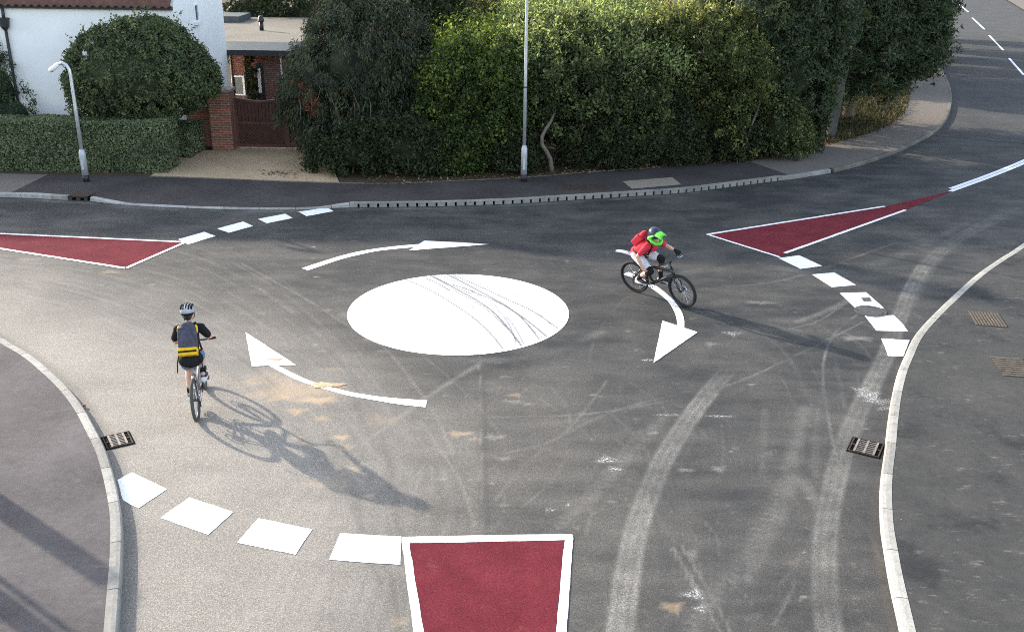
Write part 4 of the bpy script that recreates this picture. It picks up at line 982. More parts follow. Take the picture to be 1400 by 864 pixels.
    cg = core_grid(ells, lump, core) if core else None
    return leaf_mesh(name, P, N_, size, aspect, tint, mat, parent, up, core=cg)
def limb(pts, rad, name, parent, mat='bark'): return MB().tube(smooth_line(pts,.25), [rad[0]+(rad[1]-rad[0])*i/(len(smooth_line(pts,.25))-1) for i in range(len(smooth_line(pts,.25)))], 8).build(name, M[mat], parent, True)
def plant(kind, label, cat, base, group=None): return thing(kind, label, cat, base, (0,0,0), group)
def rel(ells, b): return [((c[0]-b[0],c[1]-b[1],c[2]-b[2]),r) for c,r in ells]
def tree(kind, label, cat, base, ells, n, size, mat, seed, trunk_r=.12, group=None, trunk='bark', **k):
    t = plant(kind, label, cat, base, group); e = rel(ells, base); crown('crown', e, n, size, M[mat], t, seed, **k)
    c = max(e, key=lambda q_: q_[0][2]); zt = c[0][2]
    limb([V(0,0,-.05), V(c[0][0]*.25+.05,c[0][1]*.3,zt*.45), V(c[0][0]*.8,c[0][1]*.8,zt)], (trunk_r,trunk_r*.35), 'trunk', t, trunk)
    for j,(cc,r) in enumerate(e[:5]):
        if (V(*cc)-V(*c[0])).length > .4: limb([V(c[0][0]*.3,c[0][1]*.3,zt*.42), V(cc[0]*.6,cc[1]*.6,cc[2]*.7+.1), V(*cc)], (trunk_r*.55,trunk_r*.2), 'branch', t, trunk)
    return t
def hedge_box(label, x0, x1, y0, y1, z1, n, size, mat, seed, kind='clipped_hedge'):
    r_ = np.random.default_rng(seed); b = ((x0+x1)/2,(y0+y1)/2,.1); t = plant(kind, label, 'hedge', b)
    L_,W_,H_ = x1-x0,y1-y0,z1-.1; A = np.array([L_*H_,L_*H_*.35,L_*W_,W_*H_,W_*H_]); fc = r_.choice(5,n,p=A/A.sum())
    u,v = r_.uniform(-.5,.5,n), r_.uniform(0,1,n); P = np.zeros((n,3)); N_ = np.zeros((n,3))
    for f,(nx_,ny_,nz_) in enumerate(((0,-1,0),(0,1,0),(0,0,1),(-1,0,0),(1,0,0))):
        k = fc==f; N_[k] = (nx_,ny_,nz_)
        if f<2: P[k] = np.stack([u[k]*L_, np.full(k.sum(),ny_*W_/2), v[k]*H_],1)
        elif f==2: P[k] = np.stack([u[k]*L_, (v[k]-.5)*W_, np.full(k.sum(),H_)],1)
        else: P[k] = np.stack([np.full(k.sum(),nx_*L_/2), u[k]*W_, v[k]*H_],1)
    wav = .025*np.sin(P[:,0]*2.1+seed)+.015*np.sin(P[:,0]*5.3+P[:,2]*3)+.012*np.sin(P[:,1]*6+P[:,2]*7)
    P += N_*(wav-np.abs(r_.normal(size=n))*.05)[:,None]
    rd = np.clip((P[:,2]-(H_-.18))/.18,0,1); P[:,1] -= np.sign(P[:,1])*rd**2*.09*(np.abs(P[:,1])>W_/2-.15)
    tint = .45+.16*np.sin(P[:,0]*3.1+1)*np.sin(P[:,2]*4+P[:,0])+r_.normal(size=n)*.2
    N2 = N_*.6+r_.normal(size=(n,3))*.6
    x,y,h = L_/2-.24,W_/2-.24,H_-.24
    cv = np.array([(-x,-y,0),(x,-y,0),(x,y,0),(-x,y,0),(-x,-y,h),(x,-y,h),(x,y,h),(-x,y,h)]); cf = np.array([(0,3,2,1),(4,5,6,7),(0,1,5,4),(1,2,6,5),(2,3,7,6),(3,0,4,7)])
    leaf_mesh('foliage', P, N2, size, .6, tint, M[mat], t, core=(cv,cf))
    for k in range(max(2,int(L_/1.2))): MB().tube([(-L_/2+.3+k*(L_-.6)/max(1,int(L_/1.2)-1),0,-.05),(-L_/2+.3+k*(L_-.6)/max(1,int(L_/1.2)-1)+.05,.05,H_*.6)], [.03,.015], 6).build('stem', M['bark'], t, True)
    return t
# --- left garden
hedge_box('long clipped box hedge behind the short swan-necked lamp post', -21.0, -9.85, 27.55, 28.75, 1.50, 80000, .062, 'l_box', 3)
hedge_box('small clipped hedge block between the long hedge and the white wall end', -10.55, -9.75, 29.5, 30.9, 1.02, 9000, .062, 'l_box', 5)
tree('round_bush', 'big round clipped holly bush in front of the white house', 'bush', (-10.9,29.3,.1), [((-10.9,29.3,2.72),(1.95,1.5,1.45)),((-12.0,29.3,2.05),(.95,1.0,1.05)),((-9.65,29.3,2.55),(.95,1.0,.74)),((-10.6,29.4,3.45),(1.1,1.0,.72))], 80000, .075, 'l_holly', 11, .11, rough=.07, clump=.17, core=.74, shell=.07, shoots=60)
tree('conifer_bush', 'dark pointed conifer at the left photo edge beside the downpipe', 'bush', (-15.6,30.9,.1), [((-15.75,30.9,1.0),(1.05,.9,1.2)),((-15.95,30.9,1.9),(.75,.7,1.1)),((-16.1,30.9,2.7),(.45,.45,.75))], 9000, .09, 'l_fir', 13, .08, rough=.12, clump=.22, droop=.3, aspect=.35)
tree('climbing_plant', 'dark climber on the brick extension beside its white window', 'plant', (-9.78,37.0,.1), [((-9.70,36.95,1.5),(.17,.15,.75)),((-9.70,36.95,.7),(.17,.15,.6))], 2600, .07, 'l_dark', 71, .03, rough=.15, clump=.10)
# --- the tall hedge: shrubs and trees side by side
Tg = 'shrubs and trees of the tall hedge'
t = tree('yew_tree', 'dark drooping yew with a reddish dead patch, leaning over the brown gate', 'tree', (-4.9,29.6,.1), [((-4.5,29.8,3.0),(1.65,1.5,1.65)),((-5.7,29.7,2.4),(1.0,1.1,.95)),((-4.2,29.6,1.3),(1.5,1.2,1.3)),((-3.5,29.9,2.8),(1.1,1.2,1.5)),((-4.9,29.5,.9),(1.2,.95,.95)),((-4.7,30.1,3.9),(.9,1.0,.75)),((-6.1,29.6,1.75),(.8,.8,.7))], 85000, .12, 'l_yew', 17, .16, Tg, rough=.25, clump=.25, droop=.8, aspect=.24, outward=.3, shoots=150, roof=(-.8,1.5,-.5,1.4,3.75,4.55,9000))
r_ = np.random.default_rng(4); n = 420; P = np.stack([r_.normal(0,.16,n)-.95, r_.normal(0,.1,n)-1.28, r_.normal(0,.16,n)+2.05-np.abs(r_.normal(0,.1,n))],1); P[:,2] -= (P[:,0]+.95)*.9
leaf_mesh('dead_foliage', P, r_.normal(size=(n,3)), .12, .3, r_.uniform(0,1,n), M['l_rust'], t)
for k in range(7):
    a = V(r_.uniform(-1.3,.9), -1.28, r_.uniform(2.1,2.6)); limb([a, a+V(.12,-.22,-.25), a+V(r_.uniform(-.1,.35),-.30,-.62)], (.012,.006), 'bare_twig', t, 'bark_branch')
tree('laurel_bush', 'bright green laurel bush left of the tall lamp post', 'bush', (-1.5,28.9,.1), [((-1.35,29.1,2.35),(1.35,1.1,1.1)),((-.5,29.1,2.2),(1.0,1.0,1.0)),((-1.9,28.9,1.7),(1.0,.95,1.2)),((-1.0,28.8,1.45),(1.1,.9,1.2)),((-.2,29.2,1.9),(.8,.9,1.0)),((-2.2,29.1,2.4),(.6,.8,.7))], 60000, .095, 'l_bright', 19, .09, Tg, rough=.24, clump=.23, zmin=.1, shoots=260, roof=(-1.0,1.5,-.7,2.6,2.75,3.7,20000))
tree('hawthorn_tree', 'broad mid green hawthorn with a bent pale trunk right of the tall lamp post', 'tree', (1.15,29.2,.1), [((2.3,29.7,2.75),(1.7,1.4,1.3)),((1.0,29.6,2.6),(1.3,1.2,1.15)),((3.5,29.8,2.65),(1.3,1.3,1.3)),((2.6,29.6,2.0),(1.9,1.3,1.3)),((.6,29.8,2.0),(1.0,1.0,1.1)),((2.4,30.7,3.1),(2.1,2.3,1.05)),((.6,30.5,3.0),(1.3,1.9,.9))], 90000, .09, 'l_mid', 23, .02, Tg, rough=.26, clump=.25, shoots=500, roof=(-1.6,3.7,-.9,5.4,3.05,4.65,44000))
tt = bpy.data.objects['hawthorn_tree']
limb([V(-.05,-.75,-.05), V(-.12,-.9,.45), V(-.36,-1.0,.85), V(-.34,-1.0,1.15), V(-.10,-.85,1.5), V(.05,-.6,1.85)], (.075,.035), 'trunk', tt, 'bark_branch')
for k in range(3):
    a = V(r_.uniform(.6,2.2), -1.0+r_.uniform(-.15,.1), r_.uniform(2.6,3.6)); limb([a, a+V(.3,-.15,.2), a+V(r_.uniform(.5,.9),-.22,r_.uniform(.4,.8))], (.009,.004), 'bare_twig', tt, 'bark_branch')
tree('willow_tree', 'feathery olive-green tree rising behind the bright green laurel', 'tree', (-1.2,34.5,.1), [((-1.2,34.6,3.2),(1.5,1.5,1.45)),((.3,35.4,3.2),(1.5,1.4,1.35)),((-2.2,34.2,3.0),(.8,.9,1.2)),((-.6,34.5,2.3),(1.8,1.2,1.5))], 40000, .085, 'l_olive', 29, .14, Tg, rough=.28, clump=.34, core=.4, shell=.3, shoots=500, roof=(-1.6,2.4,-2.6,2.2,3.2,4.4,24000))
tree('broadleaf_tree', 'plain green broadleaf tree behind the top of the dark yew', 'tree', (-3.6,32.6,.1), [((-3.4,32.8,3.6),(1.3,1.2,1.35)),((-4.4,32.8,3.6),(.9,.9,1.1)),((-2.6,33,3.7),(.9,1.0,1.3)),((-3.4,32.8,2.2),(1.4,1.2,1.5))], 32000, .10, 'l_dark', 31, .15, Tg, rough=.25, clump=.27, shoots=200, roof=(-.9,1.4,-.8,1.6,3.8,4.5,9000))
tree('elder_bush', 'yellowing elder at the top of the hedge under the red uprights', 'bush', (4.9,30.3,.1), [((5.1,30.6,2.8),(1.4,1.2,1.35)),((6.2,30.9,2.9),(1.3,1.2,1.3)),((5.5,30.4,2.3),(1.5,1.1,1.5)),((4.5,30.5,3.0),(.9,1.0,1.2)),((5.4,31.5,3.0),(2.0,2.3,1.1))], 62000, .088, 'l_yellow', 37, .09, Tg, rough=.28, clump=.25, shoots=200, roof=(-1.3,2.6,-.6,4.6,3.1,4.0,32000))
tt = bpy.data.objects['elder_bush']
for k in range(4):
    a = V(r_.uniform(-.8,1.2), -.95, r_.uniform(2.6,3.8)); limb([a, a+V(.1,-.2,.35), a+V(r_.uniform(-.3,.5),-.2,r_.uniform(.6,.9))], (.009,.004), 'bare_twig', tt, 'bark_branch')
tree('cypress_tree', 'dark green cypress with a thin pale stem right of the yellowing elder', 'tree', (7.6,31.6,.1), [((7.6,32.0,4.2),(1.5,1.4,1.7)),((8.8,32.6,4.4),(1.6,1.5,1.9)),((7.3,31.7,2.5),(1.3,1.1,1.4)),((8.6,32.0,2.4),(1.4,1.2,1.5)),((8.0,32.2,5.4),(1.3,1.2,1.4)),((9.4,33.2,3.0),(1.3,1.2,1.6))], 80000, .125, 'l_fir', 41, .13, Tg, rough=.28, clump=.30, spray=True, aspect=.32, shoots=300)
tt = bpy.data.objects['cypress_tree']
limb([V(-.55,-1.45,.0), V(-.45,-1.5,.9), V(-.2,-1.45,1.8), V(-.05,-1.35,2.9)], (.045,.025), 'trunk', tt, 'bark_branch')
tree('cypress_tree', 'largest dark cypress overhanging the pale path at the far bend', 'tree', (12.6,37.6,.1), [((12.6,37.6,4.6),(2.6,2.4,2.1)),((11.0,35.6,4.3),(1.9,1.8,1.9)),((13.9,38.0,4.3),(1.6,1.7,1.5)),((14.4,38.2,3.5),(.9,1.2,.8)),((12.2,37.0,2.9),(1.6,1.5,1.3)),((10.3,36.2,2.4),(1.2,1.2,1.4)),((13.2,38.8,6.2),(1.8,2.0,1.6)),((13.6,37.2,3.1),(1.4,1.3,.9)),((11.2,36.6,6.0),(1.8,1.8,1.5))], 120000, .15, 'l_fir', 43, .24, Tg, rough=.22, clump=.42, spray=True, aspect=.32)
# shaded undergrowth along the foot of the hedge
Ug = 'low shrubs along the foot of the tall hedge'
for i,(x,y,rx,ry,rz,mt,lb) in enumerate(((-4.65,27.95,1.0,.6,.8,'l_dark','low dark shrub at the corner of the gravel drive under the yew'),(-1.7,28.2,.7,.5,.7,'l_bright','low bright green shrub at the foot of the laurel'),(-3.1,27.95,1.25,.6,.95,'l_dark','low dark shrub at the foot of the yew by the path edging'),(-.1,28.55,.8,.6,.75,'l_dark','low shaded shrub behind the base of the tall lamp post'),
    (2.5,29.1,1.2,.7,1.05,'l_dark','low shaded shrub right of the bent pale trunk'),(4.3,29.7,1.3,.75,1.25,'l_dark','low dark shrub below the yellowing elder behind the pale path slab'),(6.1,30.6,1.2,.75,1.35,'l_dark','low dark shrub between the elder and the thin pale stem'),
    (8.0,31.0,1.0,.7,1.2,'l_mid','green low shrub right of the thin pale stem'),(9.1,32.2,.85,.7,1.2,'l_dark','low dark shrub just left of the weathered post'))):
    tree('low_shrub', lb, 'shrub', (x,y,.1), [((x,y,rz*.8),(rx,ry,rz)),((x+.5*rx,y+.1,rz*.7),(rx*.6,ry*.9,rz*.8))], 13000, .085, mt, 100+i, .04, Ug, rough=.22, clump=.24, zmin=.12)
# trees in the gardens behind
Bg_ = 'garden trees beyond the house and hedge'
tree('garden_hedge_tree', 'dark evergreen screen beyond the flat felt roof', 'tree', (-9.5,50.5,.1), [((-12.5,50.5,2.2),(2.6,1.6,2.5)),((-9.5,50.3,2.3),(2.6,1.6,2.6)),((-6.5,50.6,2.5),(2.4,1.6,2.8)),((-4.2,50.4,2.6),(1.8,1.5,2.8))], 40000, .16, 'l_dark', 51, .2, Bg_, rough=.2, clump=.4)
tree('garden_tree', 'yellow-green tree top beyond the right end of the flat roof', 'tree', (-7.2,48.8,.1), [((-7.2,48.8,2.5),(1.5,1.2,1.5)),((-8.3,48.7,2.3),(.8,.8,.9))], 12000, .12, 'l_yellow', 53, .13, Bg_, rough=.22, clump=.35)
for i,(x,y,h,mt,lb) in enumerate(((-1.0,43,3.9,'l_dark','dark tree behind the feathery olive-green tree'),(3.6,42,3.8,'l_dark','dark tree behind the hawthorn beside the red uprights'),(15.5,47.5,7.5,'l_fir','dark tree standing behind the largest cypress'),(21.5,60,8.5,'l_fir','farthest dark tree on the left of the grey road'),(11.5,49.5,9.0,'l_dark','tall dark tree behind the pair of cypresses'),(17.5,57,9.5,'l_dark','tall dark tree beyond the bend of the pale path'),(27,70,9.5,'l_dark','tall dark tree far along the left of the grey road'),(14.3,53.5,9.3,'l_fir','dark tree between the tall trees left of the grey road'),(22.5,65,9.5,'l_fir','slim dark tree halfway along the left of the grey road'))):
    tree('garden_tree', lb, 'tree', (x,y,.1), [((x,y,h*.58),(2.2,1.9,h*.42)),((x+1.2,y,h*.45),(1.4,1.3,h*.33)),((x-1.2,y+.3,h*.42),(1.4,1.3,h*.3))], 22000, .17, mt, 60+i, .2, Bg_, rough=.22, clump=.42)
# fallen leaves along the hedge foot
r_ = np.random.default_rng(9); n = 2600
bk = [p for p in BK if G(500,256).x < p.x < 17 and p.y < 46]; nb = normals2d(bk); ii = r_.integers(0,len(bk),n); dd_ = np.abs(r_.normal(0,.45,n))-.10
P = np.array([[bk[i].x+nb[i].x*d+r_.uniform(-.16,.16), bk[i].y+nb[i].y*d, .128] for i,d in zip(ii,dd_)]); gv = G(385,243); P = np.concatenate([P, np.stack([gv.x+r_.normal(0,.35,70), gv.y+r_.normal(0,.18,70), np.full(70,.128)],1)]); n = len(P)
o = leaf_mesh('leaf_litter', P, r_.normal(size=(n,3))*.35+np.array([0,0,1]), .07, .6, r_.uniform(0,1,n), M['l_dead'], None); tag(o, 'brown fallen leaves along the foot of the tall hedge', 'leaf litter', None, 'stuff')
# rough grass on the verge by the bend
n = 9000; a0, a1 = G(1150,195), G(1242,100)
bk = [p for p in BK if p.x > G(1130,202).x and p.y < 50]; nb = normals2d(bk); ii = r_.integers(0,len(bk),n); dd_ = r_.uniform(-.08,2.4,n)**1.0
P = np.array([[bk[i].x+nb[i].x*d+r_.normal(0,.08), bk[i].y+nb[i].y*d+r_.normal(0,.08), .15+r_.uniform(0,.12)] for i,d in zip(ii,dd_)])
N_ = r_.normal(size=(n,3))*np.array([1,1,.25]); o = leaf_mesh('rough_grass', P, N_, .15, .2, r_.uniform(0,1,n)*.5+.3*(dd_<.35)+.1, M['l_grass'], None, up=np.tile(np.array([0,0,1.]),(n,1))); tag(o, 'rough dry grass on the verge inside the bend', 'grass', None, 'stuff')
# ================================================================== BICYCLES AND RIDERS
def ik(a, b, l1, l2, pole):
    a, b = Vector(a), Vector(b); d = b-a; L = min(d.length, (l1+l2)*.999); d.normalize(); x = (l1*l1-l2*l2+L*L)/(2*L); h = math.sqrt(max(0, l1*l1-x*x))
    p = Vector(pole); p = (p-d*p.dot(d)).normalized(); return a+d*x+p*h
def ring(mb, c, r, tr, n=40, k=8, axis=None, m=None):
    pts = []
    for i in range(n):
        a = 2*math.pi*i/n; p = Vector((r*math.cos(a), 0, r*math.sin(a)))
        if m is not None: p = m @ p
        pts.append(p+Vector(c))
    return mb.tube(pts, tr, k, False, True)
WR = .325
def wheel(root, c, m, tyre_mat, disc_side):
    w_ = ring(MB(), c, WR-.026, .026, 44, 8, None, m).build('tyre', M[tyre_mat], None, True)
    hub = Vector(c); t = bpy.data.objects.new('wheel', None); COL.objects.link(t); t.parent = root; w_.parent = t
    ring(MB(), c, WR-.060, .011, 44, 6, None, m).build('rim', M['frame_black'], t, True)
    sp = MB(); ax = m @ Vector((0,1,0))
    for i in range(28):
        a = 2*math.pi*i/28; d = m @ Vector((math.cos(a),0,math.sin(a))); d2 = m @ Vector((math.cos(a+.5),0,math.sin(a+.5)))
        sp.tube([hub+d2*.022+ax*(.028 if i % 2 else -.028), hub+d*(WR-.066)], .0016, 4, False)
    sp.build('spokes', M['steel'], t)
    MB().tube([hub-ax*.05, hub+ax*.05], .022, 10).build('hub', M['frame_black'], t, True)
    dm = MB(); 
    ring(dm, hub+ax*.045*disc_side, .072, .008, 20, 4, None, m); dm.build('brake_disc', M['steel'], t, True)
    return t
def bicycle(label, loc, heading, lean, steer, crank_ang, frame_mat, tyre_mat, mudguard, group):
    b = thing('bicycle', label, 'bicycle', (loc.x, loc.y, .0), (lean, 0, heading), group)
    ra, fa = V(-.53,0,WR), V(.54,0,WR); bb = V(-.10,0,.31); st = V(-.30,0,.70); ht = V(.335,0,.70); hb_ = V(.375,0,.585)
    I3 = Matrix.Identity(3); axis = (ht-hb_).normalized(); Q = Matrix.Rotation(steer, 3, axis)
    piv = hb_
    sr = lambda p: Q @ (Vector(p)-piv)+piv
    wheel(b, ra, I3, tyre_mat, 1); wheel(b, sr(fa), Q, tyre_mat, 1)
    f = MB(); tk = 1.3 if frame_mat == 'frame_black' else 1.0
    f.tube([bb, st], .018*tk, 10); f.tube([st+V(.01,0,-.06), ht+V(0,0,-.03)], .021*tk, 10); f.tube([bb, hb_+V(0,0,.02)], .028*tk, 10); f.tube([hb_, ht+V(-.005,0,.02)], .024*tk, 10)
    for s in (1,-1):
        f.tube([bb+V(0,.03*s,0), ra+V(0,.062*s,0)], .011, 8); f.tube([st+V(.01,.02*s,-.08), ra+V(0,.062*s,0)], .009, 8)
    f.ell(bb, (.035,.04,.035), 10, 6); f.build('frame', M[frame_mat], b, True)
    fk = MB()
    for s in (1,-1): fk.tube([sr(hb_+V(.02,.055*s,-.03)), sr(V(.46,.055*s,.47))], .017, 8); 
    fk.tube([sr(hb_+V(.02,-.062,-.03)), sr(hb_+V(.02,.062,-.03))], .019, 8); fk.build('fork', M[frame_mat], b, True)
    lo = MB()
    for s in (1,-1): lo.tube([sr(V(.45,.055*s,.49)), sr(fa+V(0,.055*s,0))], .021, 8)
    lo.build('fork_legs', M['frame_black'] if frame_mat == 'frame_black' else M['steel'], b, True)
    hbz = .90; hs_ = MB(); hs_.tube([ht+V(-.005,0,.02), ht+V(-.045,0,.12)], .017, 8); hs_.tube([sr(ht+V(-.045,0,.12)), sr(V(.345,0,hbz))], .018, 8)
    hs_.tube([sr(V(.30,-.28,hbz+.02)), sr(V(.33,-.15,hbz+.005)), sr(V(.345,0,hbz)), sr(V(.33,.15,hbz+.005)), sr(V(.30,.28,hbz+.02))], .014, 8)
    h_o = hs_.build('handlebar', M['frame_black'], b, True)
    for s in (1,-1):
        MB().tube([sr(V(.317,.185*s,hbz+.012)), sr(V(.297,.295*s,hbz+.022))], .018, 8).build('grip', M['tyre'], h_o, True)
        MB().tube([sr(V(.345,.15*s,hbz+.0)), sr(V(.39,.17*s,hbz-.015)), sr(V(.385,.25*s,hbz-.01))], .007, 6).build('brake_lever', M['steel'], h_o, True)
    MB().tube([st, V(-.335,0,.79)], .014, 8).build('seat_post', M['steel'], b, True)
    sd = MB(); sd.ell((-.40,0,.815), (.10,.072,.022), 12, 6); sd.ell((-.30,0,.818), (.14,.036,.022), 12, 6); sd.build('saddle', M['frame_black'], b, True)
    ca, sa = math.cos(crank_ang), math.sin(crank_ang); ped = {}
    cs = MB(); ring(cs, bb+V(0,-.055,0), .07, .006, 22, 4); cs.tube([bb+V(0,-.06,0), bb+V(0,.06,0)], .015, 8)
    for s, k in ((1,1),(-1,-1)):
        e = bb+V(ca*.165*k, .07*s, sa*.165*k); cs.tube([bb+V(0,.07*s,0), e], .010, 6); ped[s] = e+V(0,.06*s,0)
    for i in range(5):
        a = 2*math.pi*i/5; cs.tube([bb+V(0,-.055,0), bb+V(.066*math.cos(a),-.055,.066*math.sin(a))], .006, 5)
    cr = cs.build('crank', M['frame_black'], b, True)
    for s in (1,-1): MB().box(-.045,.045,-.05,.05,-.010,.010, Matrix.Translation(ped[s])).build('pedal', M['frame_black'], cr)
    ch = MB(); rr = ra+V(0,-.055,0); cc = bb+V(0,-.055,0)
    ch.tube([cc+V(0,0,.072), rr+V(0,0,.042)], .004, 5); ch.tube([cc+V(0,0,-.072), rr+V(.02,0,-.12), rr+V(0,0,-.04)], .004, 5); ring(ch, rr, .042, .006, 16, 4); ch.tube([rr+V(0,-.01,-.02), rr+V(.02,-.01,-.12)], .010, 6)
    ch.build('chain', M['dark_metal'], b)
    if mudguard:
        mg = MB(); vs = []; n = 14
        for i in range(n):
            t = i/(n-1); p = V(-.38,0,.745).lerp(V(-.92,0,.80), t)+V(0,0,.045*math.sin(math.pi*t)); hw = .018+.034*min(1,t*2.2)-.012*max(0,t-.85)/.15
            vs += [(p.x,-hw,p.z-.015),(p.x,0,p.z),(p.x,hw,p.z-.015),(p.x,hw,p.z-.020),(p.x,0,p.z-.006),(p.x,-hw,p.z-.020)]
        mg.add(vs, [(6*i+j,6*i+6+j,6*i+6+(j+1)%6,6*i+(j+1)%6) for i in range(n-1) for j in range(6)]+[(5,4,3,2,1,0),tuple(6*(n-1)+j for j in range(6))]).build('mudguard', M['helm_white'], b, True)
    return b, ped, {s: sr(V(.305,.24*s,hbz+.018)) for s in (1,-1)}
def skinmesh(name, mb, mat, parent, vox, smooth=4, label=None):
    o = mb.build(name, mat, parent, True, label)
    r_ = o.modifiers.new('remesh','REMESH'); r_.mode = 'VOXEL'; r_.voxel_size = vox; r_.use_smooth_shade = True
    s_ = o.modifiers.new('smooth','SMOOTH'); s_.factor = .5; s_.iterations = smooth
    return o
def grip_hand(mb, wrist, g, s, r=.0085, k=1.0):
    """hand closed round the bar at g; s=+1 left hand, thumb on the inner side"""
    g = Vector(g); w_ = Vector(wrist); kn = g+V(-.012,0,.034); mb.chain([w_, w_.lerp(kn,.5)+V(0,0,.004), kn], [.024*k,.026*k,.020*k])
    for i,(y,l) in enumerate(((-.033,.9),(-.011,1.05),(.011,1.0),(.033,.8))):
        y = y*s*-1; a = kn+V(0,y*.9,0)
        mb.chain([w_.lerp(kn,.6)+V(0,y*.6,0), a, g+V(.026*l,y,.026), g+V(.030*l,y,.002), g+V(.010,y,-.022)], [.011*k,r*1.1*k,r*1.05*k,r*k,r*.9*k], 8)
    b0 = w_.lerp(kn,.35)+V(0,-.022*s,-.004); mb.chain([b0, g+V(-.022,-.048*s,.012), g+V(-.004,-.052*s,-.018), g+V(.014,-.045*s,-.022)], [.013*k,.0105*k,.0095*k,.008*k], 8)
def loose_hand(mb, wrist, d, side, s, k=1.0):
    """relaxed hand pointing along d with the four fingers slightly curled"""
    w_ = Vector(wrist); d = Vector(d).normalized(); sd = Vector(side); sd = (sd-d*sd.dot(d)).normalized(); nn = d.cross(sd)*s
    kn = w_+d*.075
    for i,(y,l) in enumerate(((-.030,.060),(-.010,.070),(.010,.066),(.030,.052))):
        a = kn+sd*y; b_ = a+(d*.9+nn*.3)*l*.55; c = b_+(d*.6+nn*.75)*l*.5
        mb.chain([w_+sd*y*.5, a, b_, c], [.018*k,.0115*k,.009*k,.0075*k], 8)
    th = w_+sd*-.026+d*.02; mb.chain([th, th+d*.035-sd*.022+nn*.008, th+d*.06-sd*.020+nn*.022], [.013*k,.010*k,.008*k], 8)
def rider(root, ped, grips, J):
    """J: pose. builds body (one mesh) and the clothing over it"""
    hip = Vector(J['hip']); neck = Vector(J['neck']); head = Vector(J['head']); hd = Euler(J['headrot']).to_matrix()
    sp1 = hip.lerp(neck,.5)+V(*J.get('spine',(-.035,0,.01)))
    sh = {s: neck+V(-.02,.155*s,-.055)+V(*J.get('shoff',{}).get(s,(0,0,0))) for s in (1,-1)}
    body = MB(); 
    body.chain([hip+V(0,0,.02), sp1, neck+V(-.02,0,-.09), neck], [.115,.105,.10,.048], 14)
    body.chain([sh[1], neck+V(-.02,0,-.07), sh[-1]], [.050,.075,.050], 12); body.caps(neck+V(0,0,-.02), head+V(0,0,-.06), .047, .047)
    el = {}; wr = {}; kn = {}; an = {}; hp = {}
    for s in (1,-1):
        ar = J['arm'][s]
        if ar == 'grip': wr[s] = Vector(grips[s])+V(-.075,-.012*s,.052)
        else: wr[s] = Vector(ar)
        el[s] = ik(sh[s], wr[s], .25, .225, J['elbow'][s])
        body.chain([sh[s], sh[s].lerp(el[s],.5), el[s], el[s].lerp(wr[s],.35), wr[s]], [.048,.043,.035,.037,.024])
        if ar == 'grip': grip_hand(body, wr[s], grips[s], s)
        else: loose_hand(body, wr[s], J['handdir'], (1,0,0), s)
        hp[s] = hip+V(.0,.085*s,-.005); an[s] = Vector(ped[s])+V(-.085,-.015*s,.105)+V(*J.get('ankle',{}).get(s,(0,0,0)))
        kn[s] = ik(hp[s], an[s], J['thigh'], J['shin'], (1,J.get('knee_out',.12)*s,.25))
        body.chain([hp[s], hp[s].lerp(kn[s],.45), kn[s], kn[s].lerp(an[s],.30)+V(-.012,0,0), an[s]], [.088,.078,.056,.057,.036])
        body.chain([an[s], an[s]+V(.04,0,-.055), Vector(ped[s])+V(.06,0,.035)], [.034,.034,.028])
    # head with face
    hm = hd.to_4x4(); H = lambda p: head+hd@Vector(p)
    body.ell(head, (.088,.074,.112), 18, 12, hm); body.ell(H((.022,0,-.055)), (.062,.056,.058), 14, 9, hm)
    body.caps(H((.086,0,.005)), H((.104,0,-.024)), .010, .014); 
    for s in (1,-1): body.ell(H((-.002,.074*s,-.012)), (.020,.012,.030), 10, 7, hm)
    body.ell(H((.080,0,-.055)), (.012,.024,.007), 10, 6, hm); body.ell(H((.070,0,-.088)), (.022,.026,.018), 10, 6, hm)
    bo = skinmesh('body', body, M['skin'], root, .0075, 3)
    for s in (1,-1): MB().ell(H((.081,.030*s,.008)), (.010,.014,.008), 8, 6, hm).build('eye', M['eye'], root, True)
    MB().ell(H((.0885,0,-.056)), (.006,.022,.006), 8, 6, hm).build('mouth', M['lip'], root, True)
    hr = MB(); hr.ell(H((-.016,0,.022)), (.090,.081,.100), 16, 10, hm); hr.ell(H((-.055,0,-.035)), (.045,.062,.055), 14, 8, hm); hr.build('hair', M['hair'], root, True)
    # shirt: torso and upper arms
    shirt = MB(); shirt.chain([hip+V(0,0,.05), sp1, neck+V(-.02,0,-.10), neck+V(-.012,0,-.035)], [.135,.130,.122,.070], 16)
    hx = J.get('hem',(.14,.165,.10,.0)); shirt.ell(hip+V(-.03,0,hx[3]), hx[:3], 18, 10)
    shirt.chain([sh[1]+V(0,.01,0), neck+V(-.02,0,-.07), sh[-1]+V(0,-.01,0)], [.066,.092,.066], 12)
    for s in (1,-1): e2 = sh[s].lerp(el[s],J.get('sleeve',.72)); shirt.caps(sh[s], e2, .068, .060)
    skinmesh('shirt', shirt, M[J['shirt']], root, .010, 3)
    sh_ = MB()
    for s in (1,-1):
        sh_.chain([hp[s]+V(-.03,-.01*s,.0), hp[s].lerp(kn[s],.45), hp[s].lerp(kn[s],J.get('short',.80))], [.098,.090,.080], 12)
    sh_.caps(hp[1]+V(-.03,-.01,.01), hp[-1]+V(-.03,.01,.01), .098, .098); skinmesh('shorts', sh_, M[J['shorts']], root, .010, 3)
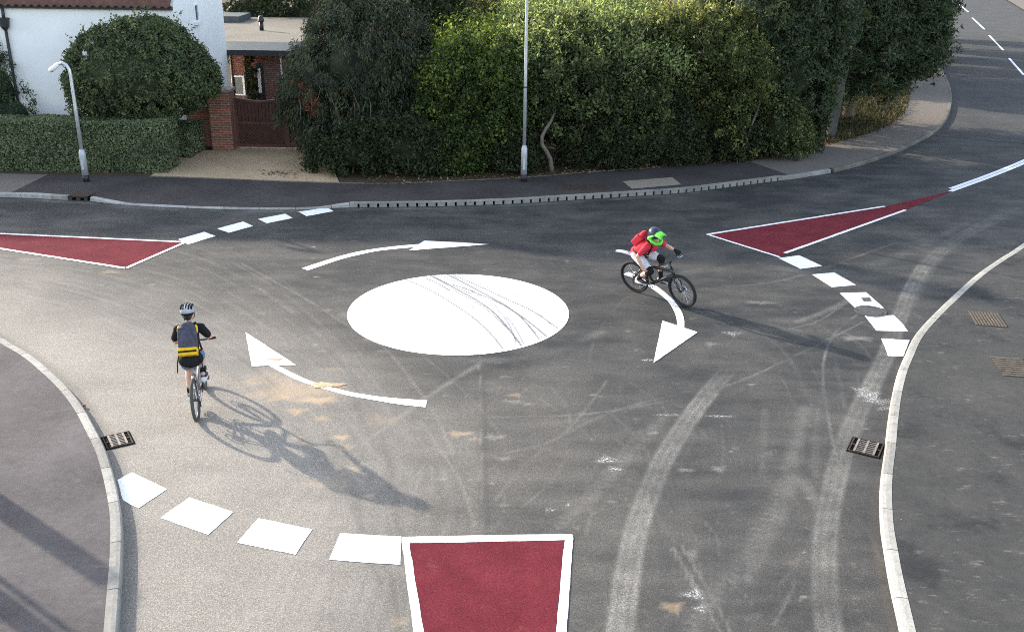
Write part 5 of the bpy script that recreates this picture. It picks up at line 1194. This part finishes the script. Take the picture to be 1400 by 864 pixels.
    for s in (1,-1):
        so_ = MB(); so_.chain([an[s].lerp(kn[s],.30), an[s].lerp(kn[s],.1), an[s]+V(.01,0,-.02)], [.048,.043,.042]); so_.build('sock', M[J['sock']], root, True)
        p = Vector(ped[s]); toe = V(*J.get('toe',{}).get(s,(0,0,0)))
        f = MB(); f.chain([an[s]+V(-.012,0,-.048), an[s]+V(.03,0,-.050), p+V(.03,0,.045), p+V(.085,0,.036)+toe], [.040,.044,.038,.030], 12); skinmesh('shoe', f, M[J['shoe']], root, .008, 3)
        f = MB(); a_, b_ = an[s]+V(-.03,0,-.082), p+V(.10,0,.014)+toe; f.tube([a_+V(-.022,0,.010), a_.lerp(b_,.5), b_], [.046,.040,.032], 10); f.build('shoe_sole', M['shoe_white'], root, True)
        if J.get('pads'):
            kp = MB(); kp.chain([kn[s].lerp(hp[s],.14), kn[s]+V(.006,0,0), kn[s].lerp(an[s],.24)], [.066,.066,.060]); skinmesh('knee_pad', kp, M['cloth_black'], root, .009, 2)
    return dict(head=head, hd=hd, H=H, hm=hm, neck=neck, hip=hip, sp1=sp1, sh=sh, el=el, wr=wr, kn=kn, an=an)
def pack(label, root_loc, rot, K, main, trim, yellow, cat='backpack'):
    t = thing('backpack', label, cat, root_loc, rot)
    up = (K['neck']-K['hip']).normalized(); c = K['hip'].lerp(K['neck'],.58); bk = Vector((-up.z,0,up.x)).normalized()
    m = Matrix(((bk.x*-1,0,up.x),(0,1,0),(bk.z*-1,0,up.z))).to_4x4()
    mk = lambda x,y,z: c+m.to_3x3()@Vector((x,y,z))
    mb = MB(); 
    M4 = Matrix.Translation(mk(-.20,0,0)) @ m
    kf = 1.0 if yellow else .80
    mb.box(-.075*kf,.07,-.130*kf,.130*kf,-.19*kf,.13*kf, M4); mb.ell(mk(-.20,0,.13*kf), (.072*kf,.118*kf,.10), 16, 10, m); mb.ell(mk(-.25*kf-.01,0,-.06), (.05,.11*kf,.13*kf), 16, 10, m)
    skinmesh('pack_bag', mb, M[main], t, .011, 9)
    fp = MB(); fp.ell(mk(-.285 if yellow else -.245,0,-.03), (.035,.085*kf,.11*kf), 14, 9, m); fp.build('front_pocket', M[main], t, True)
    tp = MB(); tp.tube([mk(-.18,-.03,.25), mk(-.19,-.02,.29), mk(-.19,.02,.29), mk(-.18,.03,.25)], .009, 6); tp.build('haul_loop', M[trim], t, True)
    if yellow:
        bt = MB(); bt.box(-.10,.075,-.132,.132,-.275,-.165, M4); skinmesh('pack_base', bt, M['cloth_yellow'], t, .010, 6)
        bd = MB(); bd.box(-.106,.06,-.128,.128,-.238,-.212, M4); bd.build('base_band', M['cloth_black'], t)
        for s in (1,-1):
            MB().ell(mk(-.16,.118*s,.11), (.05,.028,.07), 10, 7, m).build('side_panel', M['cloth_yellow'], t, True)
            MB().tube([mk(-.17,.135*s,-.22), mk(-.15,.17*s,-.36), mk(-.14,.175*s,-.50)], .008, 6).build('loose_strap', M['cloth_black'], t, True)
    else:
        bt = MB(); bt.ell(mk(-.22,0,-.12), (.065,.10,.06), 14, 8, m); bt.build('pack_base', M['cloth_black'], t, True)
        bt = MB(); bt.ell(mk(-.245,0,.07), (.040,.075,.05), 14, 8, m); bt.build('mesh_panel', M['cloth_black'], t, True)
    for s in (1,-1):
        a = K['sh'][s]; st_ = MB(); st_.tube([mk(-.13,.075*s,.19), a+V(-.01,-.06*s,.085), a+V(.085,-.055*s,-.01), mk(.14,.10*s,-.02), mk(.02,.155*s,-.16), mk(-.12,.10*s,-.22)], .017, 8); st_.build('shoulder_strap', M[trim], t, True)
    return t
Gb = 'bicycles on the roundabout'
# --- left rider, riding away
rw, dirn = G(271,574), Vector((-.19,1,0)).normalized()
mid = rw+dirn*.53; head_ = math.atan2(dirn.y, dirn.x)
lean_l = R(-2)
bk_, ped, gr = bicycle('grey bicycle with dusty tyres under the left rider, seen from behind', mid, head_, lean_l, R(4), R(-86), 'frame_grey', 'tyre_dusty', False, Gb)
pr = thing('person', 'cyclist in black shirt and blue shorts riding away with a grey and yellow backpack', 'person', mid, (lean_l,0,head_), 'cyclists riding round the roundabout')
J = dict(knee_out=.0, hip=(-.33,0,.885), neck=(-.06,0,1.325), head=(-.005,0,1.475), headrot=(0,R(8),R(-4)), arm={1:'grip',-1:'grip'}, elbow={1:(-.3,.8,-.9),-1:(-.3,-.8,-.9)}, thigh=.395, shin=.375,
         shirt='cloth_black', shorts='cloth_denim', sock='cloth_black', shoe='shoe_dark', short=.52, hem=(.150,.182,.125,.02), sleeve=.75, ankle={1:(-.01,0,.02)})
K = rider(pr, ped, gr, J)
def vented_helmet(K, shell, dark):
    H, hm = K['H'], K['hm']; mb = MB(); mb.ell(H((-.012,0,.058)), (.128,.104,.088), 20, 12, hm); o = mb.build('helmet', M[shell], pr, True)
    for s in (-1,1):
        for y,l in ((.035,.105),(.072,.085)):
            MB().tube([H((-.012-l,y*s,.085)), H((-.012-l*.45,y*s*1.02,.132-y*.12)), H((-.012+l*.45,y*s*1.0,.138-y*.15)), H((-.012+l*.95,y*s*.85,.088))], .017, 7).build('helmet_vent', M[dark], o, True)
    MB().tube([H((-.012-.10,0,.098)), H((-.07,0,.140)), H((.03,0,.147)), H((.09,0,.110))], .012, 7).build('helmet_vent', M[dark], o, True)
    mb = MB(); mb.ell(H((-.045,0,.010)), (.092,.094,.035), 18, 8, hm); mb.build('helmet_cradle', M[dark], o, True)
    for s in (1,-1): MB().tube([H((.0,.092*s,.03)), H((.02,.082*s,-.06)), H((.03,.02*s,-.112))], .005, 5).build('chin_strap', M[dark], o)
vented_helmet(K, 'helm_white', 'cloth_black')
pack('grey backpack with a yellow base on the left rider', mid, (lean_l,0,head_), K, 'cloth_grey', 'cloth_black', True)
# --- right rider, leaning into the turn
rw, fw = G(866,398), G(937,419.5); dirn = (fw-rw).normalized(); mid = (rw+fw)/2; head_ = math.atan2(dirn.y, dirn.x); lean_r = R(12)
bk_, ped, gr = bicycle('black mountain bicycle with a white rear mudguard under the right rider, leaning into the turn', mid, head_, lean_r, R(-6), R(0), 'frame_black', 'tyre', True, Gb)
pr = thing('person', 'cyclist in red shirt and pale shorts with a green and navy full-face helmet', 'person', mid, (lean_r,0,head_), 'cyclists riding round the roundabout')
J = dict(hip=(-.37,0,.865), neck=(-.065,0,1.190), head=(.015,-.01,1.312), headrot=(0,R(4),R(-14)), arm={1:'grip',-1:(-.16,-.235,.74)}, elbow={1:(-.15,.75,-.65),-1:(-.9,-.6,-.1)}, handdir=(.55,.1,-.75), thigh=.40, shin=.375,
         shirt='cloth_red', shorts='cloth_white', sock='cloth_black', shoe='shoe_dark', short=.70, hem=(.14,.150,.10,.04), sleeve=.66, pads=True)
K = rider(pr, ped, gr, J)
gm = MB(); grip_hand(gm, K['wr'][1], gr[1], 1, .0095, 1.15); skinmesh('glove', gm, M['cloth_black'], pr, .008, 2)
H, hm = K['H'], K['hm']
mb = MB(); mb.ell(H((-.015,0,.045)), (.135,.112,.115), 22, 14, hm); ho = mb.build('helmet', M['helm_navy'], pr, True)
cb = MB()
for s in (1,-1): cb.chain([H((-.06,.096*s,-.045)), H((-.01,.104*s,.0)), H((.06,.100*s,.055))], [.034,.026,.022], 10); cb.chain([H((-.05,.098*s,-.02)), H((.03,.098*s,-.075)), H((.10,.065*s,-.105))], [.030,.030,.026], 10)
cb.chain([H((.10,.065,-.105)), H((.135,0,-.11)), H((.10,-.065,-.105))], [.026,.028,.026], 10); cb.ell(H((.085,0,-.125)), (.055,.07,.03), 14, 8, hm); cb.ell(H((-.075,0,-.05)), (.06,.085,.045), 14, 8, hm)
skinmesh('chin_guard', cb, M['helm_green'], ho, .008, 2)
vz = MB(); vs = []
for x,wd,z in ((.085,.092,.098),(.13,.090,.100),(.185,.082,.096),(.235,.066,.088)):
    for zz in (z+.012, z): vs += [H((x,-wd,zz-.035)), H((x,-wd*.5,zz)), H((x,0,zz+.008)), H((x,wd*.5,zz)), H((x,wd,zz-.035))]
fs = []
for i in range(3):
    for j in range(4): fs += [(10*i+j,10*i+j+1,10*i+11+j,10*i+10+j), (10*i+15+j,10*i+16+j,10*i+6+j,10*i+5+j)]
for j in range(4): fs.append((30+j,31+j,36+j,35+j))
vz.add(vs, fs).build('visor', M['helm_green'], ho, True)
bpk = pack('red and black backpack on the right rider', mid, (lean_r,0,head_), K, 'cloth_red', 'cloth_black', False)
for o_ in (bk_, pr, bpk): o_.scale = (1.06, 1.06, 1.06)
